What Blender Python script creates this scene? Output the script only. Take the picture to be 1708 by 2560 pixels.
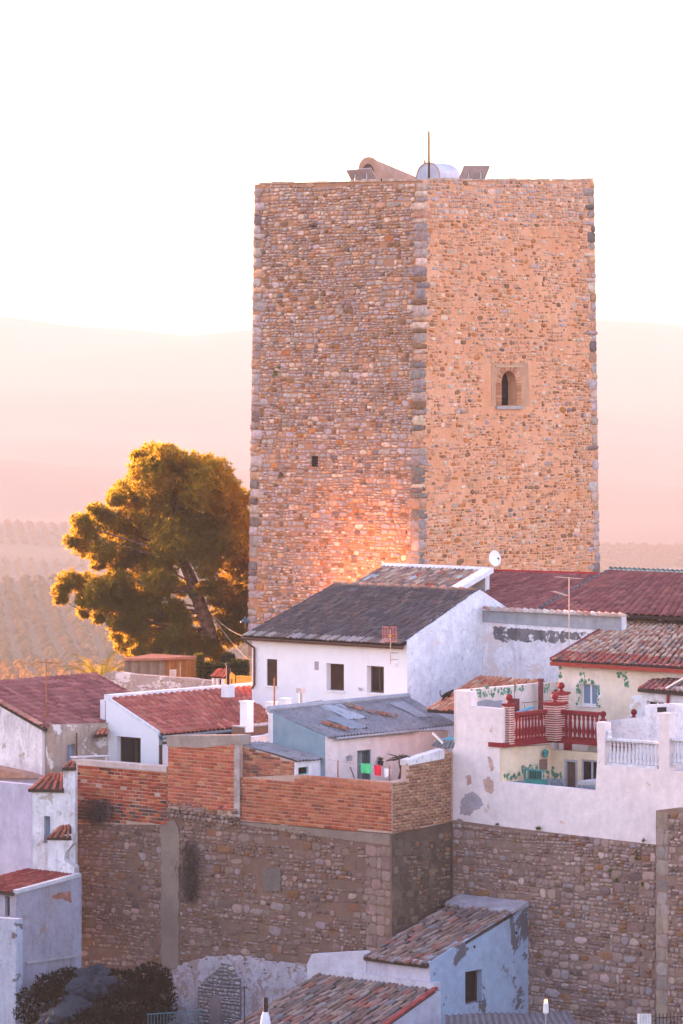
import bpy, bmesh, math, random
import numpy as np
from mathutils import Vector, Matrix, noise as mnoise
from mathutils.geometry import tessellate_polygon

for o in list(bpy.data.objects): bpy.data.objects.remove(o, do_unlink=True)
SC = bpy.context.scene
COL = SC.collection
random.seed(7); RNG = np.random.default_rng(11)

# ------------------------------------------------------------------ camera
F, VH, ZC = 10050.0, 950.0, 24.0          # focal length in photo pixels, horizon row, eye height
cam_d = bpy.data.cameras.new('camera'); cam = bpy.data.objects.new('camera', cam_d); COL.objects.link(cam)
cam.location = (0, 0, ZC); cam.rotation_euler = (math.radians(90), 0, 0)
cam_d.sensor_fit = 'VERTICAL'; cam_d.sensor_height = 36; cam_d.lens = 36*F/2560
cam_d.shift_y = -(1280-VH)/2560; cam_d.clip_start = .5; cam_d.clip_end = 60000
SC.camera = cam

# ------------------------------------------------------------------ light
SUN_EL = math.radians(6.0)
SUN_H = Vector((-.66, .75, 0)).normalized()            # horizontal direction towards the sun
sun_dir = Vector((SUN_H.x*math.cos(SUN_EL), SUN_H.y*math.cos(SUN_EL), math.sin(SUN_EL)))
W = bpy.data.worlds.new('World'); SC.world = W; W.use_nodes = True
nt = W.node_tree; bg = nt.nodes['Background']
sky = nt.nodes.new('ShaderNodeTexSky'); sky.sky_type = 'NISHITA'; sky.sun_disc = False
sky.sun_elevation = SUN_EL; sky.sun_rotation = math.atan2(SUN_H.x, SUN_H.y)
sky.altitude = 600; sky.air_density = 1.0; sky.dust_density = 2.2; sky.ozone_density = 0.6
nt.links.new(sky.outputs[0], bg.inputs[0]); bg.inputs[1].default_value = 0.15
sd = bpy.data.lights.new('sun', 'SUN'); sd.energy = 3.6; sd.angle = math.radians(.5); sd.color = (1, .50, .25)
so = bpy.data.objects.new('sun', sd); COL.objects.link(so); so.location = (-60, 120, 80)
so.rotation_euler = sun_dir.to_track_quat('Z', 'Y').to_euler()
vs = SC.view_settings
vs.view_transform = 'Standard'; vs.look = 'None'; vs.gamma = 1; vs.use_curve_mapping = False
vs.exposure = 3.06
vs.use_white_balance = True; vs.white_balance_temperature = 6000; vs.white_balance_tint = 38
SC.render.engine = 'CYCLES'
cy = SC.cycles
cy.use_denoising = True; cy.use_adaptive_sampling = True; cy.adaptive_threshold = .01
cy.max_bounces = 6; cy.diffuse_bounces = 4; cy.glossy_bounces = 2; cy.transmission_bounces = 4
cy.volume_bounces = 0; cy.transparent_max_bounces = 8; cy.caustics_reflective = False; cy.caustics_refractive = False
cy.sample_clamp_indirect = 6

# ------------------------------------------------------------------ geometry helpers
TH = 41.5
E_ANG, S_ANG = -TH, 90-TH
def ray(u, v): return Vector(((u-854)/F, 1.0, -(v-VH)/F))
def P(u, v, Y): r = ray(u, v)*Y; return Vector((r.x, r.y, r.z+ZC))
EV = Vector((math.cos(math.radians(E_ANG)), math.sin(math.radians(E_ANG)), 0))
SV = Vector((math.cos(math.radians(S_ANG)), math.sin(math.radians(S_ANG)), 0))
UP = Vector((0, 0, 1))

class Pl:
    """a plane with local axes: ex to the right, ez up, n towards the viewer"""
    def __init__(s, O, ex, ez):
        s.O = Vector(O); s.ex = Vector(ex).normalized(); s.ez = Vector(ez).normalized()
        s.n = s.ex.cross(s.ez).normalized(); s.ez = s.n.cross(s.ex).normalized()
    def px(s, u, v, off=0.0):
        r = ray(u, v); o = s.O + s.n*off; c = Vector((0, 0, ZC))
        k = (o-c).dot(s.n)/r.dot(s.n)
        return c + r*k
    def loc(s, u, v, off=0.0):
        d = s.px(u, v, off)-s.O
        return (d.dot(s.ex), d.dot(s.ez))
    def pt(s, a, b, off=0.0): return s.O + s.ex*a + s.ez*b + s.n*off
    def shift(s, off): return Pl(s.O+s.n*off, s.ex, s.ez)
    def col(s, u):                       # XY of a vertical plane at a photo column
        p = s.px(u, VH); return Vector((p.x, p.y, 0))
def vp(u, Y, ang):
    p = P(u, VH, Y); a = math.radians(ang)
    return Pl((p.x, p.y, 0), (math.cos(a), math.sin(a), 0), (0, 0, 1))

def link(o, parent=None):
    COL.objects.link(o)
    if parent is not None: o.parent = parent
    return o
WORLD = {}
def wloc(o):
    v = Vector((0, 0, 0))
    while o is not None: v = v + o.location; o = o.parent
    return v
def thing(name, label, cat, base, group=None):
    o = bpy.data.objects.new(name, None); o.location = base; o.empty_display_size = .3
    o['label'] = label; o['category'] = cat; o['kind'] = 'thing'
    if group: o['group'] = group
    return link(o)
def tag(o, label, cat, group=None):
    o['label'] = label; o['category'] = cat
    if 'kind' not in o: o['kind'] = 'thing'
    if group: o['group'] = group
    return o
def obj(name, verts, faces, m, parent=None, smooth=False, kind=None, label=None):
    b = wloc(parent) if parent is not None else Vector((0, 0, 0))
    if parent is None and len(verts):
        vv = [Vector(v) for v in verts]
        b0 = Vector((sum(v.x for v in vv)/len(vv), sum(v.y for v in vv)/len(vv), min(v.z for v in vv)))
    else: b0 = b
    me = bpy.data.meshes.new(name)
    me.from_pydata([tuple(Vector(v)-b0) for v in verts], [], [tuple(f) for f in faces]); me.validate()
    if m is not None: me.materials.append(m)
    if smooth: me.shade_smooth()
    o = bpy.data.objects.new(name, me); link(o, parent)
    if parent is None: o.location = b0
    if kind: o['kind'] = kind
    if label: o['label'] = label
    return o

class MB:
    """collects shapes into one mesh"""
    def __init__(s): s.v = []; s.f = []
    def add(s, vs, fs):
        n = len(s.v); s.v += [Vector(x) for x in vs]; s.f += [tuple(i+n for i in f) for f in fs]; return s
    def box(s, c, ax, ay, az):           # centre and three half-axis vectors
        c, ax, ay, az = Vector(c), Vector(ax), Vector(ay), Vector(az)
        vs = [c+ax*i+ay*j+az*k for k in (-1, 1) for j in (-1, 1) for i in (-1, 1)]
        fs = [(0, 2, 3, 1), (4, 5, 7, 6), (0, 1, 5, 4), (2, 6, 7, 3), (0, 4, 6, 2), (1, 3, 7, 5)]
        if ax.cross(ay).dot(az) < 0: fs = [f[::-1] for f in fs]
        return s.add(vs, fs)
    def bx(s, pl, a0, a1, b0, b1, d0, d1):   # box in the frame of a plane
        return s.box(pl.pt((a0+a1)/2, (b0+b1)/2, (d0+d1)/2), pl.ex*(a1-a0)/2, pl.ez*(b1-b0)/2, pl.n*(d1-d0)/2)
    def tube(s, pts, rad, n=8, caps=True):
        pts = [Vector(p) for p in pts]
        rs = rad if isinstance(rad, (list, tuple)) else [rad]*len(pts)
        base = len(s.v); prev = None
        for i, p in enumerate(pts):
            d = (pts[min(i+1, len(pts)-1)]-pts[max(i-1, 0)])
            d = d.normalized() if d.length > 1e-9 else UP.copy()
            if prev is None:
                x = d.cross(UP); x = x.normalized() if x.length > 1e-3 else Vector((1, 0, 0))
            else:
                x = prev-d*prev.dot(d); x = x.normalized() if x.length > 1e-6 else Vector((1, 0, 0))
            prev = x; y = d.cross(x)
            for k in range(n):
                a = 2*math.pi*k/n; s.v.append(p+(x*math.cos(a)+y*math.sin(a))*rs[i])
        for i in range(len(pts)-1):
            for k in range(n):
                a = base+i*n+k; b = base+i*n+(k+1) % n
                s.f.append((a, b, b+n, a+n))
        if caps:
            s.f.append(tuple(base+k for k in range(n))[::-1]); s.f.append(tuple(base+(len(pts)-1)*n+k for k in range(n)))
        return s
    def lathe(s, c, prof, n=10):         # profile of (radius, height)
        c = Vector(c); base = len(s.v)
        for r, h in prof:
            for k in range(n):
                a = 2*math.pi*k/n; s.v.append(c+Vector((r*math.cos(a), r*math.sin(a), h)))
        for i in range(len(prof)-1):
            for k in range(n):
                a = base+i*n+k; b = base+i*n+(k+1) % n; s.f.append((a, b, b+n, a+n))
        s.f.append(tuple(base+k for k in range(n))[::-1]); s.f.append(tuple(base+(len(prof)-1)*n+k for k in range(n)))
        return s
    def build(s, name, m, parent=None, smooth=False, kind=None, label=None): return obj(name, s.v, s.f, m, parent, smooth, kind, label)

def slab_local(mb, pl, outer, holes=(), d0=0.0, d1=-.3):
    """extruded polygon with openings, in plane coordinates; d0 front, d1 back"""
    def area(p): return sum(p[i][0]*p[(i+1) % len(p)][1]-p[(i+1) % len(p)][0]*p[i][1] for i in range(len(p)))
    loops = [list(outer) if area(outer) > 0 else list(outer)[::-1]]
    for h in holes: loops.append(list(h)[::-1] if area(h) > 0 else list(h))
    flat = [q for l in loops for q in l]
    tris = tessellate_polygon([[Vector((a, b, 0)) for a, b in l] for l in loops])
    n = len(flat); base = len(mb.v)
    for d in (d0, d1):
        for a, b in flat: mb.v.append(pl.pt(a, b, d))
    for t in tris:
        i, j, k = t
        A = (flat[j][0]-flat[i][0])*(flat[k][1]-flat[i][1])-(flat[k][0]-flat[i][0])*(flat[j][1]-flat[i][1])
        if A < 0: j, k = k, j
        mb.f.append((base+i, base+j, base+k)); mb.f.append((base+n+k, base+n+j, base+n+i))
    s0 = 0
    for l in loops:
        m = len(l)
        for i in range(m):
            a = base+s0+i; b = base+s0+(i+1) % m
            mb.f.append((b, a, a+n, b+n))
        s0 += m
    return mb
def pxs(pl, pts, clamp=0.0, off=0.0):
    r = []
    for u, v in pts:
        a, b = pl.loc(u, v, off)
        if clamp and abs(a) < .02: a = clamp
        r.append((a, b))
    return r
def rect(pl, u0, v0, u1, v1):
    """upright rectangle on a wall from two photo corners (left edge's rows)"""
    a0, b1 = pl.loc(u0, v0); a1, _ = pl.loc(u1, v0); _, b0 = pl.loc(u0, v1)
    return (a0, a1, b0, b1)
def rl(r): a0, a1, b0, b1 = r; return [(a0, b0), (a1, b0), (a1, b1), (a0, b1)]
def wall(name, pl, outer, m, parent, holes=(), d0=0.0, d1=-.3, clamp=0.0, kind=None, label=None):
    mb = MB(); slab_local(mb, pl, pxs(pl, outer, clamp), [rl(h) for h in holes], d0, d1)
    return mb.build(name, m, parent, kind=kind, label=label)
def inside(poly, x, y):
    c = False; n = len(poly); j = n-1
    for i in range(n):
        xi, yi = poly[i]; xj, yj = poly[j]
        if (yi > y) != (yj > y) and x < (xj-xi)*(y-yi)/(yj-yi)+xi: c = not c
        j = i
    return c
def rough(pts, amp=2.5, step=6, seed=1, closed=True):
    """photo outline with a ragged edge"""
    r = random.Random(seed); out = []
    n = len(pts)
    for i in range(n if closed else n-1):
        (x0, y0), (x1, y1) = pts[i], pts[(i+1) % n]; L = math.hypot(x1-x0, y1-y0); k = max(1, int(L/step))
        for j in range(k):
            t = j/k; out.append((x0+(x1-x0)*t+r.uniform(-amp, amp), y0+(y1-y0)*t+r.uniform(-amp, amp)))
    return out
def lin(h):
    h = h.lstrip('#'); r = []
    for i in (0, 2, 4):
        c = int(h[i:i+2], 16)/255; r.append(c/12.92 if c <= .04045 else ((c+.055)/1.055)**2.4)
    return tuple(r)
# ------------------------------------------------------------------ materials
MATS = {}
def _nodes(name):
    m = bpy.data.materials.new(name); m.use_nodes = True
    n = m.node_tree.nodes; l = m.node_tree.links; b = n['Principled BSDF']
    if 'Specular IOR Level' in b.inputs: b.inputs['Specular IOR Level'].default_value = .06
    return m, n, l, b
def _noise(n, l, coord, scale, detail=6, rough=.6, stretch=None, dist=0.0):
    t = n.new('ShaderNodeTexNoise'); t.inputs['Scale'].default_value = scale; t.inputs['Detail'].default_value = detail
    t.inputs['Roughness'].default_value = rough; t.inputs['Distortion'].default_value = dist
    if stretch:
        mp = n.new('ShaderNodeMapping'); mp.inputs['Scale'].default_value = stretch
        l.new(coord, mp.inputs['Vector']); l.new(mp.outputs[0], t.inputs['Vector'])
    else: l.new(coord, t.inputs['Vector'])
    return t.outputs['Fac']
def _ramp(n, l, fac, p0, p1, c0=(0, 0, 0), c1=(1, 1, 1)):
    r = n.new('ShaderNodeValToRGB'); e = r.color_ramp.elements
    e[0].position = p0; e[1].position = p1; e[0].color = (*c0, 1); e[1].color = (*c1, 1)
    l.new(fac, r.inputs['Fac']); return r.outputs['Color']
def _mix(n, l, fac, a, b, mode='MIX'):
    x = n.new('ShaderNodeMix'); x.data_type = 'RGBA'; x.blend_type = mode; x.clamp_factor = True
    ins = [i for i in x.inputs if i.type == 'RGBA']
    if isinstance(fac, (int, float)): x.inputs['Factor'].default_value = fac
    else: l.new(fac, x.inputs['Factor'])
    for k, c in ((0, a), (1, b)):
        if isinstance(c, tuple): ins[k].default_value = (*c[:3], 1)
        else: l.new(c, ins[k])
    return [o for o in x.outputs if o.type == 'RGBA'][0]
def _math(n, l, op, a, b=None):
    x = n.new('ShaderNodeMath'); x.operation = op; x.use_clamp = True
    for i, c in enumerate((a, b)):
        if c is None: continue
        if isinstance(c, (int, float)): x.inputs[i].default_value = c
        else: l.new(c, x.inputs[i])
    return x.outputs[0]
def _bump(n, l, b, h, strength, dist):
    x = n.new('ShaderNodeBump'); x.inputs['Strength'].default_value = strength; x.inputs['Distance'].default_value = dist
    l.new(h, x.inputs['Height']); l.new(x.outputs[0], b.inputs['Normal'])
def flat(name, c, rough=.7, metal=0.0, var=.12, scale=4.0, bump=.0):
    if name in MATS: return MATS[name]
    m, n, l, b = _nodes(name); tc = n.new('ShaderNodeTexCoord').outputs['Object']
    f = _noise(n, l, tc, scale, 5)
    dark = tuple(x*(1-var*1.6) for x in c); lite = tuple(min(1, x*(1+var)) for x in c)
    l.new(_ramp(n, l, f, .3, .7, dark, lite), b.inputs['Base Color'])
    b.inputs['Roughness'].default_value = rough; b.inputs['Metallic'].default_value = metal
    if bump: _bump(n, l, b, _noise(n, l, tc, scale*8, 4), bump, .02)
    MATS[name] = m; return m
def plaster(name, base, second=None, stain=(.18, .16, .15), amount=.5, scale=.8, streak=.35, peel=None, peel_amt=.0, bump=.35, peel_scale=1.6, mott=.16):
    """lime-washed wall: two tones in patches, vertical rain streaks, grime and flaked spots"""
    if name in MATS: return MATS[name]
    m, n, l, b = _nodes(name); tc = n.new('ShaderNodeTexCoord').outputs['Object']
    second = second or tuple(x*.86 for x in base)
    big = _noise(n, l, tc, scale, 7, .62)
    c = _mix(n, l, _ramp(n, l, big, .40, .62), base, second)
    mot = _noise(n, l, tc, 2.7, 9, .72)
    c = _mix(n, l, 1.0, c, _ramp(n, l, mot, .30, .70, (1-mott*1.3, 1-mott*1.3, 1-mott*1.15), (1+mott*.4,)*3), 'MULTIPLY')
    st = _noise(n, l, tc, 1.0, 9, .68, (2.6, 2.6, .60), .9)
    c = _mix(n, l, _math(n, l, 'MULTIPLY', _ramp(n, l, st, .50, .68), streak), c, stain)
    fine = _noise(n, l, tc, 7.0, 8, .7)
    spots = _ramp(n, l, fine, .54, .66)
    c = _mix(n, l, _math(n, l, 'MULTIPLY', spots, amount*.6), c, stain)
    if peel is not None:
        pn = _noise(n, l, tc, peel_scale, 9, .66, None, .6)
        c = _mix(n, l, _ramp(n, l, pn, .5+(.5-peel_amt)*.6, .52+(.5-peel_amt)*.6), c, peel)
    l.new(c, b.inputs['Base Color']); b.inputs['Roughness'].default_value = .92
    h = _math(n, l, 'ADD', _noise(n, l, tc, 18, 6, .7), _math(n, l, 'MULTIPLY', _noise(n, l, tc, 3.0, 4), .8))
    _bump(n, l, b, h, bump, .05)
    MATS[name] = m; return m
def piece(name, rough=.9, scale=9.0, var=.30, dirt=(.05, .045, .04), dirt_amt=.25, bump=.7, spec=.06):
    """for bricks, stones and tiles: the colour of each piece, varied by grain and grime"""
    if name in MATS: return MATS[name]
    m, n, l, b = _nodes(name)
    g = n.new('ShaderNodeNewGeometry').outputs['Position']
    at = n.new('ShaderNodeAttribute'); at.attribute_name = 'col'
    oi = n.new('ShaderNodeObjectInfo')
    c = _mix(n, l, 1.0, at.outputs['Color'], oi.outputs['Color'], 'MULTIPLY')
    f = _noise(n, l, g, scale, 6, .65)
    c = _mix(n, l, 1.0, c, _ramp(n, l, f, .25, .75, (1-var*1.4,)*3, (1+var*.6,)*3), 'MULTIPLY')
    d = _noise(n, l, g, 1.1, 7, .68)
    c = _mix(n, l, _math(n, l, 'MULTIPLY', _ramp(n, l, d, .52, .72), dirt_amt), c, dirt)
    l.new(c, b.inputs['Base Color']); b.inputs['Roughness'].default_value = rough
    b.inputs['Specular IOR Level'].default_value = spec
    if bump: _bump(n, l, b, _noise(n, l, g, scale*3.5, 5, .7), bump, .02)
    MATS[name] = m; return m
def mortar(name, a, b2, c3, scale=1.3, bump=.8):
    if name in MATS: return MATS[name]
    m, n, l, b = _nodes(name); g = n.new('ShaderNodeNewGeometry').outputs['Position']
    c = _mix(n, l, _ramp(n, l, _noise(n, l, g, scale, 7, .65), .38, .62), a, b2)
    c = _mix(n, l, _ramp(n, l, _noise(n, l, g, scale*.45, 6, .6), .52, .70), c, c3)
    fine = _noise(n, l, g, 16, 7, .7)
    c = _mix(n, l, 1.0, c, _ramp(n, l, fine, .25, .75, (.72,)*3, (1.12,)*3), 'MULTIPLY')
    l.new(c, b.inputs['Base Color']); b.inputs['Roughness'].default_value = .95
    _bump(n, l, b, _math(n, l, 'ADD', fine, _noise(n, l, g, 5, 4)), bump, .04)
    MATS[name] = m; return m
def glass(name, c=(.010, .012, .014), rough=.12):
    if name in MATS: return MATS[name]
    m, n, l, b = _nodes(name); b.inputs['Base Color'].default_value = (*c, 1)
    b.inputs['Roughness'].default_value = rough; b.inputs['Specular IOR Level'].default_value = .3
    tc = n.new('ShaderNodeTexCoord').outputs['Object']
    _bump(n, l, b, _noise(n, l, tc, 2.0, 3), .05, .02)
    MATS[name] = m; return m
def leafy(name, c1, c2, trans, tfac=.45, scale=1.2):
    if name in MATS: return MATS[name]
    m, n, l, b = _nodes(name); g = n.new('ShaderNodeNewGeometry').outputs['Position']
    c = _mix(n, l, _ramp(n, l, _noise(n, l, g, scale, 5), .4, .62), c1, c2)
    l.new(c, b.inputs['Base Color']); b.inputs['Roughness'].default_value = .9; b.inputs['Specular IOR Level'].default_value = 0
    t = n.new('ShaderNodeBsdfTranslucent'); t.inputs['Color'].default_value = (*trans, 1)
    mx = n.new('ShaderNodeMixShader'); mx.inputs[0].default_value = tfac
    l.new(b.outputs[0], mx.inputs[1]); l.new(t.outputs[0], mx.inputs[2])
    l.new(mx.outputs[0], n['Material Output'].inputs['Surface'])
    MATS[name] = m; return m

# ------------------------------------------------------------------ pieces: bricks, stones, tiles
def tri_mesh(name, V, T, m, col=None, smooth=True):
    V = np.asarray(V, np.float32); T = np.asarray(T, np.int32)
    me = bpy.data.meshes.new(name)
    me.vertices.add(len(V)); me.vertices.foreach_set('co', V.ravel())
    me.loops.add(T.size); me.loops.foreach_set('vertex_index', T.ravel())
    me.polygons.add(len(T)); me.polygons.foreach_set('loop_start', np.arange(0, T.size, 3, dtype=np.int32))
    me.polygons.foreach_set('loop_total', np.full(len(T), 3, np.int32))
    if smooth: me.polygons.foreach_set('use_smooth', np.ones(len(T), bool))
    me.update(calc_edges=True)
    ca = me.attributes.new('col', 'FLOAT_COLOR', 'POINT')
    if col is None: col = np.ones((len(V), 4), np.float32)
    ca.data.foreach_set('color', np.asarray(col, np.float32).ravel())
    if m: me.materials.append(m)
    return me
class Variant:
    def __init__(s, V, T, smooth=True): s.V = np.asarray(V, np.float64); s.T = np.asarray(T, np.int32); s.smooth = smooth; s.me = {}
    def mesh(s, name, m):
        if (name, m.name) not in s.me: s.me[(name, m.name)] = tri_mesh(name, s.V, s.T, m, None, s.smooth)
        return s.me[(name, m.name)]
class Pieces:
    """many alike pieces: the 300 that show largest become objects, the rest one joined part"""
    def __init__(s, parent, name, m, rest): s.parent, s.name, s.m, s.rest = parent, name, m, rest; s.items = []
    def add(s, M, var, col, size=1.0): s.items.append((M, var, col, size))
    def flush(s, nmax=300, zmin=None):
        base = np.array(wloc(s.parent))
        def score(it):
            t = it[0][:3, 3]; return it[3]/max(t[1], 1)
        order = sorted(range(len(s.items)), key=lambda i: -score(s.items[i]))
        for i in order[:nmax]:
            M, var, col, _ = s.items[i]
            o = bpy.data.objects.new(s.name, var.mesh(s.name, s.m)); o.color = (*col, 1); link(o, s.parent)
            M2 = M.copy(); M2[:3, 3] -= base; o.matrix_local = Matrix(M2.tolist())
        rest = order[nmax:]
        if rest:
            Vs, Ts, Cs = [], [], []; n = 0
            for i in rest:
                M, var, col, _ = s.items[i]
                V = var.V @ M[:3, :3].T + (M[:3, 3]-base)
                Vs.append(V); Ts.append(var.T+n); n += len(V)
                Cs.append(np.tile(np.array([*col, 1.0]), (len(V), 1)))
            me = tri_mesh(s.rest, np.concatenate(Vs), np.concatenate(Ts), s.m, np.concatenate(Cs), s.items[0][1].smooth)
            o = bpy.data.objects.new(s.rest, me); link(o, s.parent); o['kind'] = 'stuff'
SHARED = {}
def shared(parent, name, m, rest):
    k = (parent.name, name, m.name)
    if k not in SHARED: SHARED[k] = Pieces(parent, name, m, rest)
    return SHARED[k]
def frame(c, ax, ay, az):
    M = np.eye(4); M[:3, 0] = ax; M[:3, 1] = ay; M[:3, 2] = az; M[:3, 3] = c; return M

def stone_variant(rng, n=9, power=3.0, jit=.10, bulge=.5, rings=((1.0, .6), (.99, -.5), (.84, -.95))):
    """unit stone in x,z (-.5..+.5); y 0 in the wall, -1 proud"""
    a = np.linspace(0, 2*np.pi, n, endpoint=False)+rng.uniform(-.30, .30, n)+rng.uniform(0, .6)
    c, s_ = np.cos(a), np.sin(a)
    r = .5/((np.abs(c)**power+np.abs(s_)**power)**(1/power))*(1+rng.uniform(-jit, jit*.4, n))
    x, z = r*c, r*s_
    V = []
    for j, (k, d) in enumerate(rings):
        for i in range(n): V.append((x[i]*k, d if j < 2 else d+rng.uniform(-.15, .10), z[i]*k))
    V.append((0, -1.0-bulge*.2, 0)); T = []
    for r0 in (0, 1):
        for i in range(n):
            p, q = r0*n+i, r0*n+(i+1) % n
            T += [(p, q, q+n), (p, q+n, p+n)]
    for i in range(n): T.append((2*n+i, 2*n+(i+1) % n, 3*n))
    return Variant(V, T, False)
_r = np.random.default_rng(3)
RUBBLE = [stone_variant(_r, 8, _r.uniform(3.2, 9.0), .15, .35, ((1.0, .6), (.98, -.62), (.88, -.97))) for _ in range(48)]
BLOCK = [stone_variant(_r, 14, 11.0, .06, .05, ((1.0, .6), (1.0, -.90), (.95, -.99))) for _ in range(12)]
def box_variant(rng, jit=.02):
    V = []
    for y in (0.4, -1.0):
        for x, z in ((-.5, -.5), (.5, -.5), (.5, .5), (-.5, .5)):
            V.append((x+rng.uniform(-jit, jit), y+(rng.uniform(-.15, .1) if y < 0 else 0), z+rng.uniform(-jit*1.6, jit*1.6)))
    T = []
    for f in ((4, 5, 6, 7), (0, 1, 5, 4), (1, 2, 6, 5), (2, 3, 7, 6), (3, 0, 4, 7)): T += [(f[0], f[1], f[2]), (f[0], f[2], f[3])]
    return Variant(V, T, False)
BRICK = [box_variant(_r) for _ in range(14)]
def tile_variant(rng, seg=6, depth=.56, taper=.12, lip=.10):
    """barrel tile: x across (-.5..+.5), y up the slope 0..1, z bulge 0..depth (scaled by width)"""
    V = []; T = []
    w0, w1 = 1.0, 1.0-taper
    for y, w, dz in ((0, w0, .22), (1, w1, -.03)):
        for i in range(seg+1):
            a = math.pi*i/seg; V.append((-.5*w*math.cos(a), y+rng.uniform(-.012, .012), depth*w*math.sin(a)+dz))
    for i in range(seg+1):
        a = math.pi*i/seg; V.append((-.5*w0*.80*math.cos(a), 0.0, depth*.70*math.sin(a)+.02))
    n = seg+1
    for i in range(seg):
        T += [(i, i+1, i+1+n), (i, i+1+n, i+n)]
        T += [(2*n+i, 2*n+i+1, i+1), (2*n+i, i+1, i)]
    return Variant(V, T)
TILES = [tile_variant(_r) for _ in range(8)]
FLATTILES = [tile_variant(_r, 6, .42, .02) for _ in range(6)]

def pick(rng, pal):
    w = np.array([p[1] for p in pal], float); i = rng.choice(len(pal), p=w/w.sum())
    c = np.array(pal[i][0]); return tuple(np.clip(c*rng.uniform(.82, 1.18)*(1+rng.uniform(-.05, .05, 3)), .01, .95))

def rubble(parent, pl, outline, m, pal, course=(.10, .26), aspect=(.8, 2.0), proud=(.025, .07), keep=1.0, gap=.012,
           avoid=(), seed=1, name='stone', rest='rubble', variants=None, split=.25, nmax=300, small_in_gaps=True, density=None, wob=.03, outline_px=True, palf=None):
    """coursed rubble filling an outline of a wall plane"""
    rng = np.random.default_rng(seed); variants = variants or RUBBLE
    poly = pxs(pl, outline) if outline_px else outline
    av = [pxs(pl, a) if outline_px else a for a in avoid]
    a0 = min(p[0] for p in poly); a1 = max(p[0] for p in poly); b0 = min(p[1] for p in poly); b1 = max(p[1] for p in poly)
    pc = shared(parent, name, m, rest)
    ex, n, ez = np.array(pl.ex), np.array(pl.n), np.array(pl.ez)
    def put(ca, cb, w, h):
        if not inside(poly, ca, cb): return
        for q in av:
            if inside(q, ca, cb): return
        k = keep if density is None else density(ca, cb)
        if rng.random() > k: return
        d = rng.uniform(*proud); r = rng.normal(0, .07)
        x = ex*math.cos(r)+ez*math.sin(r); z = -ex*math.sin(r)+ez*math.cos(r)
        c = np.array(pl.pt(ca, cb+wob*math.sin(ca*1.3+cb*2.1), 0))
        c2 = palf(rng, ca, cb) if palf else pick(rng, pal)
        pc.add(frame(c, x*w, -n*d, z*h), variants[rng.integers(len(variants))], c2, w*h)
    # bands broken into short stretches, each with its own courses, so that no course runs through
    cells = []; bb = b0
    while bb < b1:
        Hb = rng.uniform(2.2, 3.6)*(course[0]+course[1])/2; sa = a0-rng.uniform(0, .8)
        while sa < a1:
            sw = rng.uniform(.5, 1.7); k = 0.0
            while k < Hb-.02:
                h = course[0]+(course[1]-course[0])*rng.random()**1.4; h = h if Hb-k-h > course[0]*.7 else Hb-k
                aa = sa
                while aa < sa+sw-.03:
                    w = h*rng.uniform(*aspect); w = w if sa+sw-aa-w > .08 else sa+sw-aa
                    cells.append((aa, w, bb+k, h)); aa += w
                k += h
            sa += sw
        bb += Hb
    if True:
        for (a, w, b, h) in cells:
            l_, r_ = max(a, a0), min(a+w, a1)
            if r_-l_ < .05: continue
            w = r_-l_; ca, cb = (l_+r_)/2, b+h/2
            if rng.random() < split and h > .14:
                k = rng.uniform(.35, .65)
                put(ca, b+h*k/2, w-gap, h*k-gap); put(ca+rng.uniform(-.02, .02), b+h*(1+k)/2, w-gap, h*(1-k)-gap)
            else:
                hh = h*rng.uniform(.78, 1.08)
                put(ca, cb+rng.uniform(-.01, .01), w-gap, hh-gap)
def bricks(parent, pl, outline, m, pal, bw=.235, bh=.085, gap=.014, proud=(.012, .022), seed=2, name='brick', rest='brickwork', avoid=(), missing=.0, nmax=300, palf=None):
    rng = np.random.default_rng(seed); poly = pxs(pl, outline); av = [pxs(pl, a) for a in avoid]
    a0 = min(p[0] for p in poly); a1 = max(p[0] for p in poly); b0 = min(p[1] for p in poly); b1 = max(p[1] for p in poly)
    pc = shared(parent, name, m, rest); ex, n, ez = np.array(pl.ex), np.array(pl.n), np.array(pl.ez)
    row = 0; b = b0
    while b < b1:
        a = a0-(bw/2 if row % 2 else 0)-.001
        while a < a1:
            l, r = max(a, a0+.004), min(a+bw-gap, a1-.004)
            ca, cb = (l+r)/2, b+bh/2
            if r-l > .05 and inside(poly, ca, cb) and not any(inside(q, ca, cb) for q in av) and rng.random() >= missing:
                c = np.array(pl.pt(ca, cb, 0)); d = rng.uniform(*proud)
                col = palf(rng, ca, cb) if palf else pick(rng, pal)
                pc.add(frame(c, ex*(r-l), -n*d, ez*(bh-gap)), BRICK[rng.integers(len(BRICK))], col, (r-l)*bh)
            a += bw
        b += bh; row += 1
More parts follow.
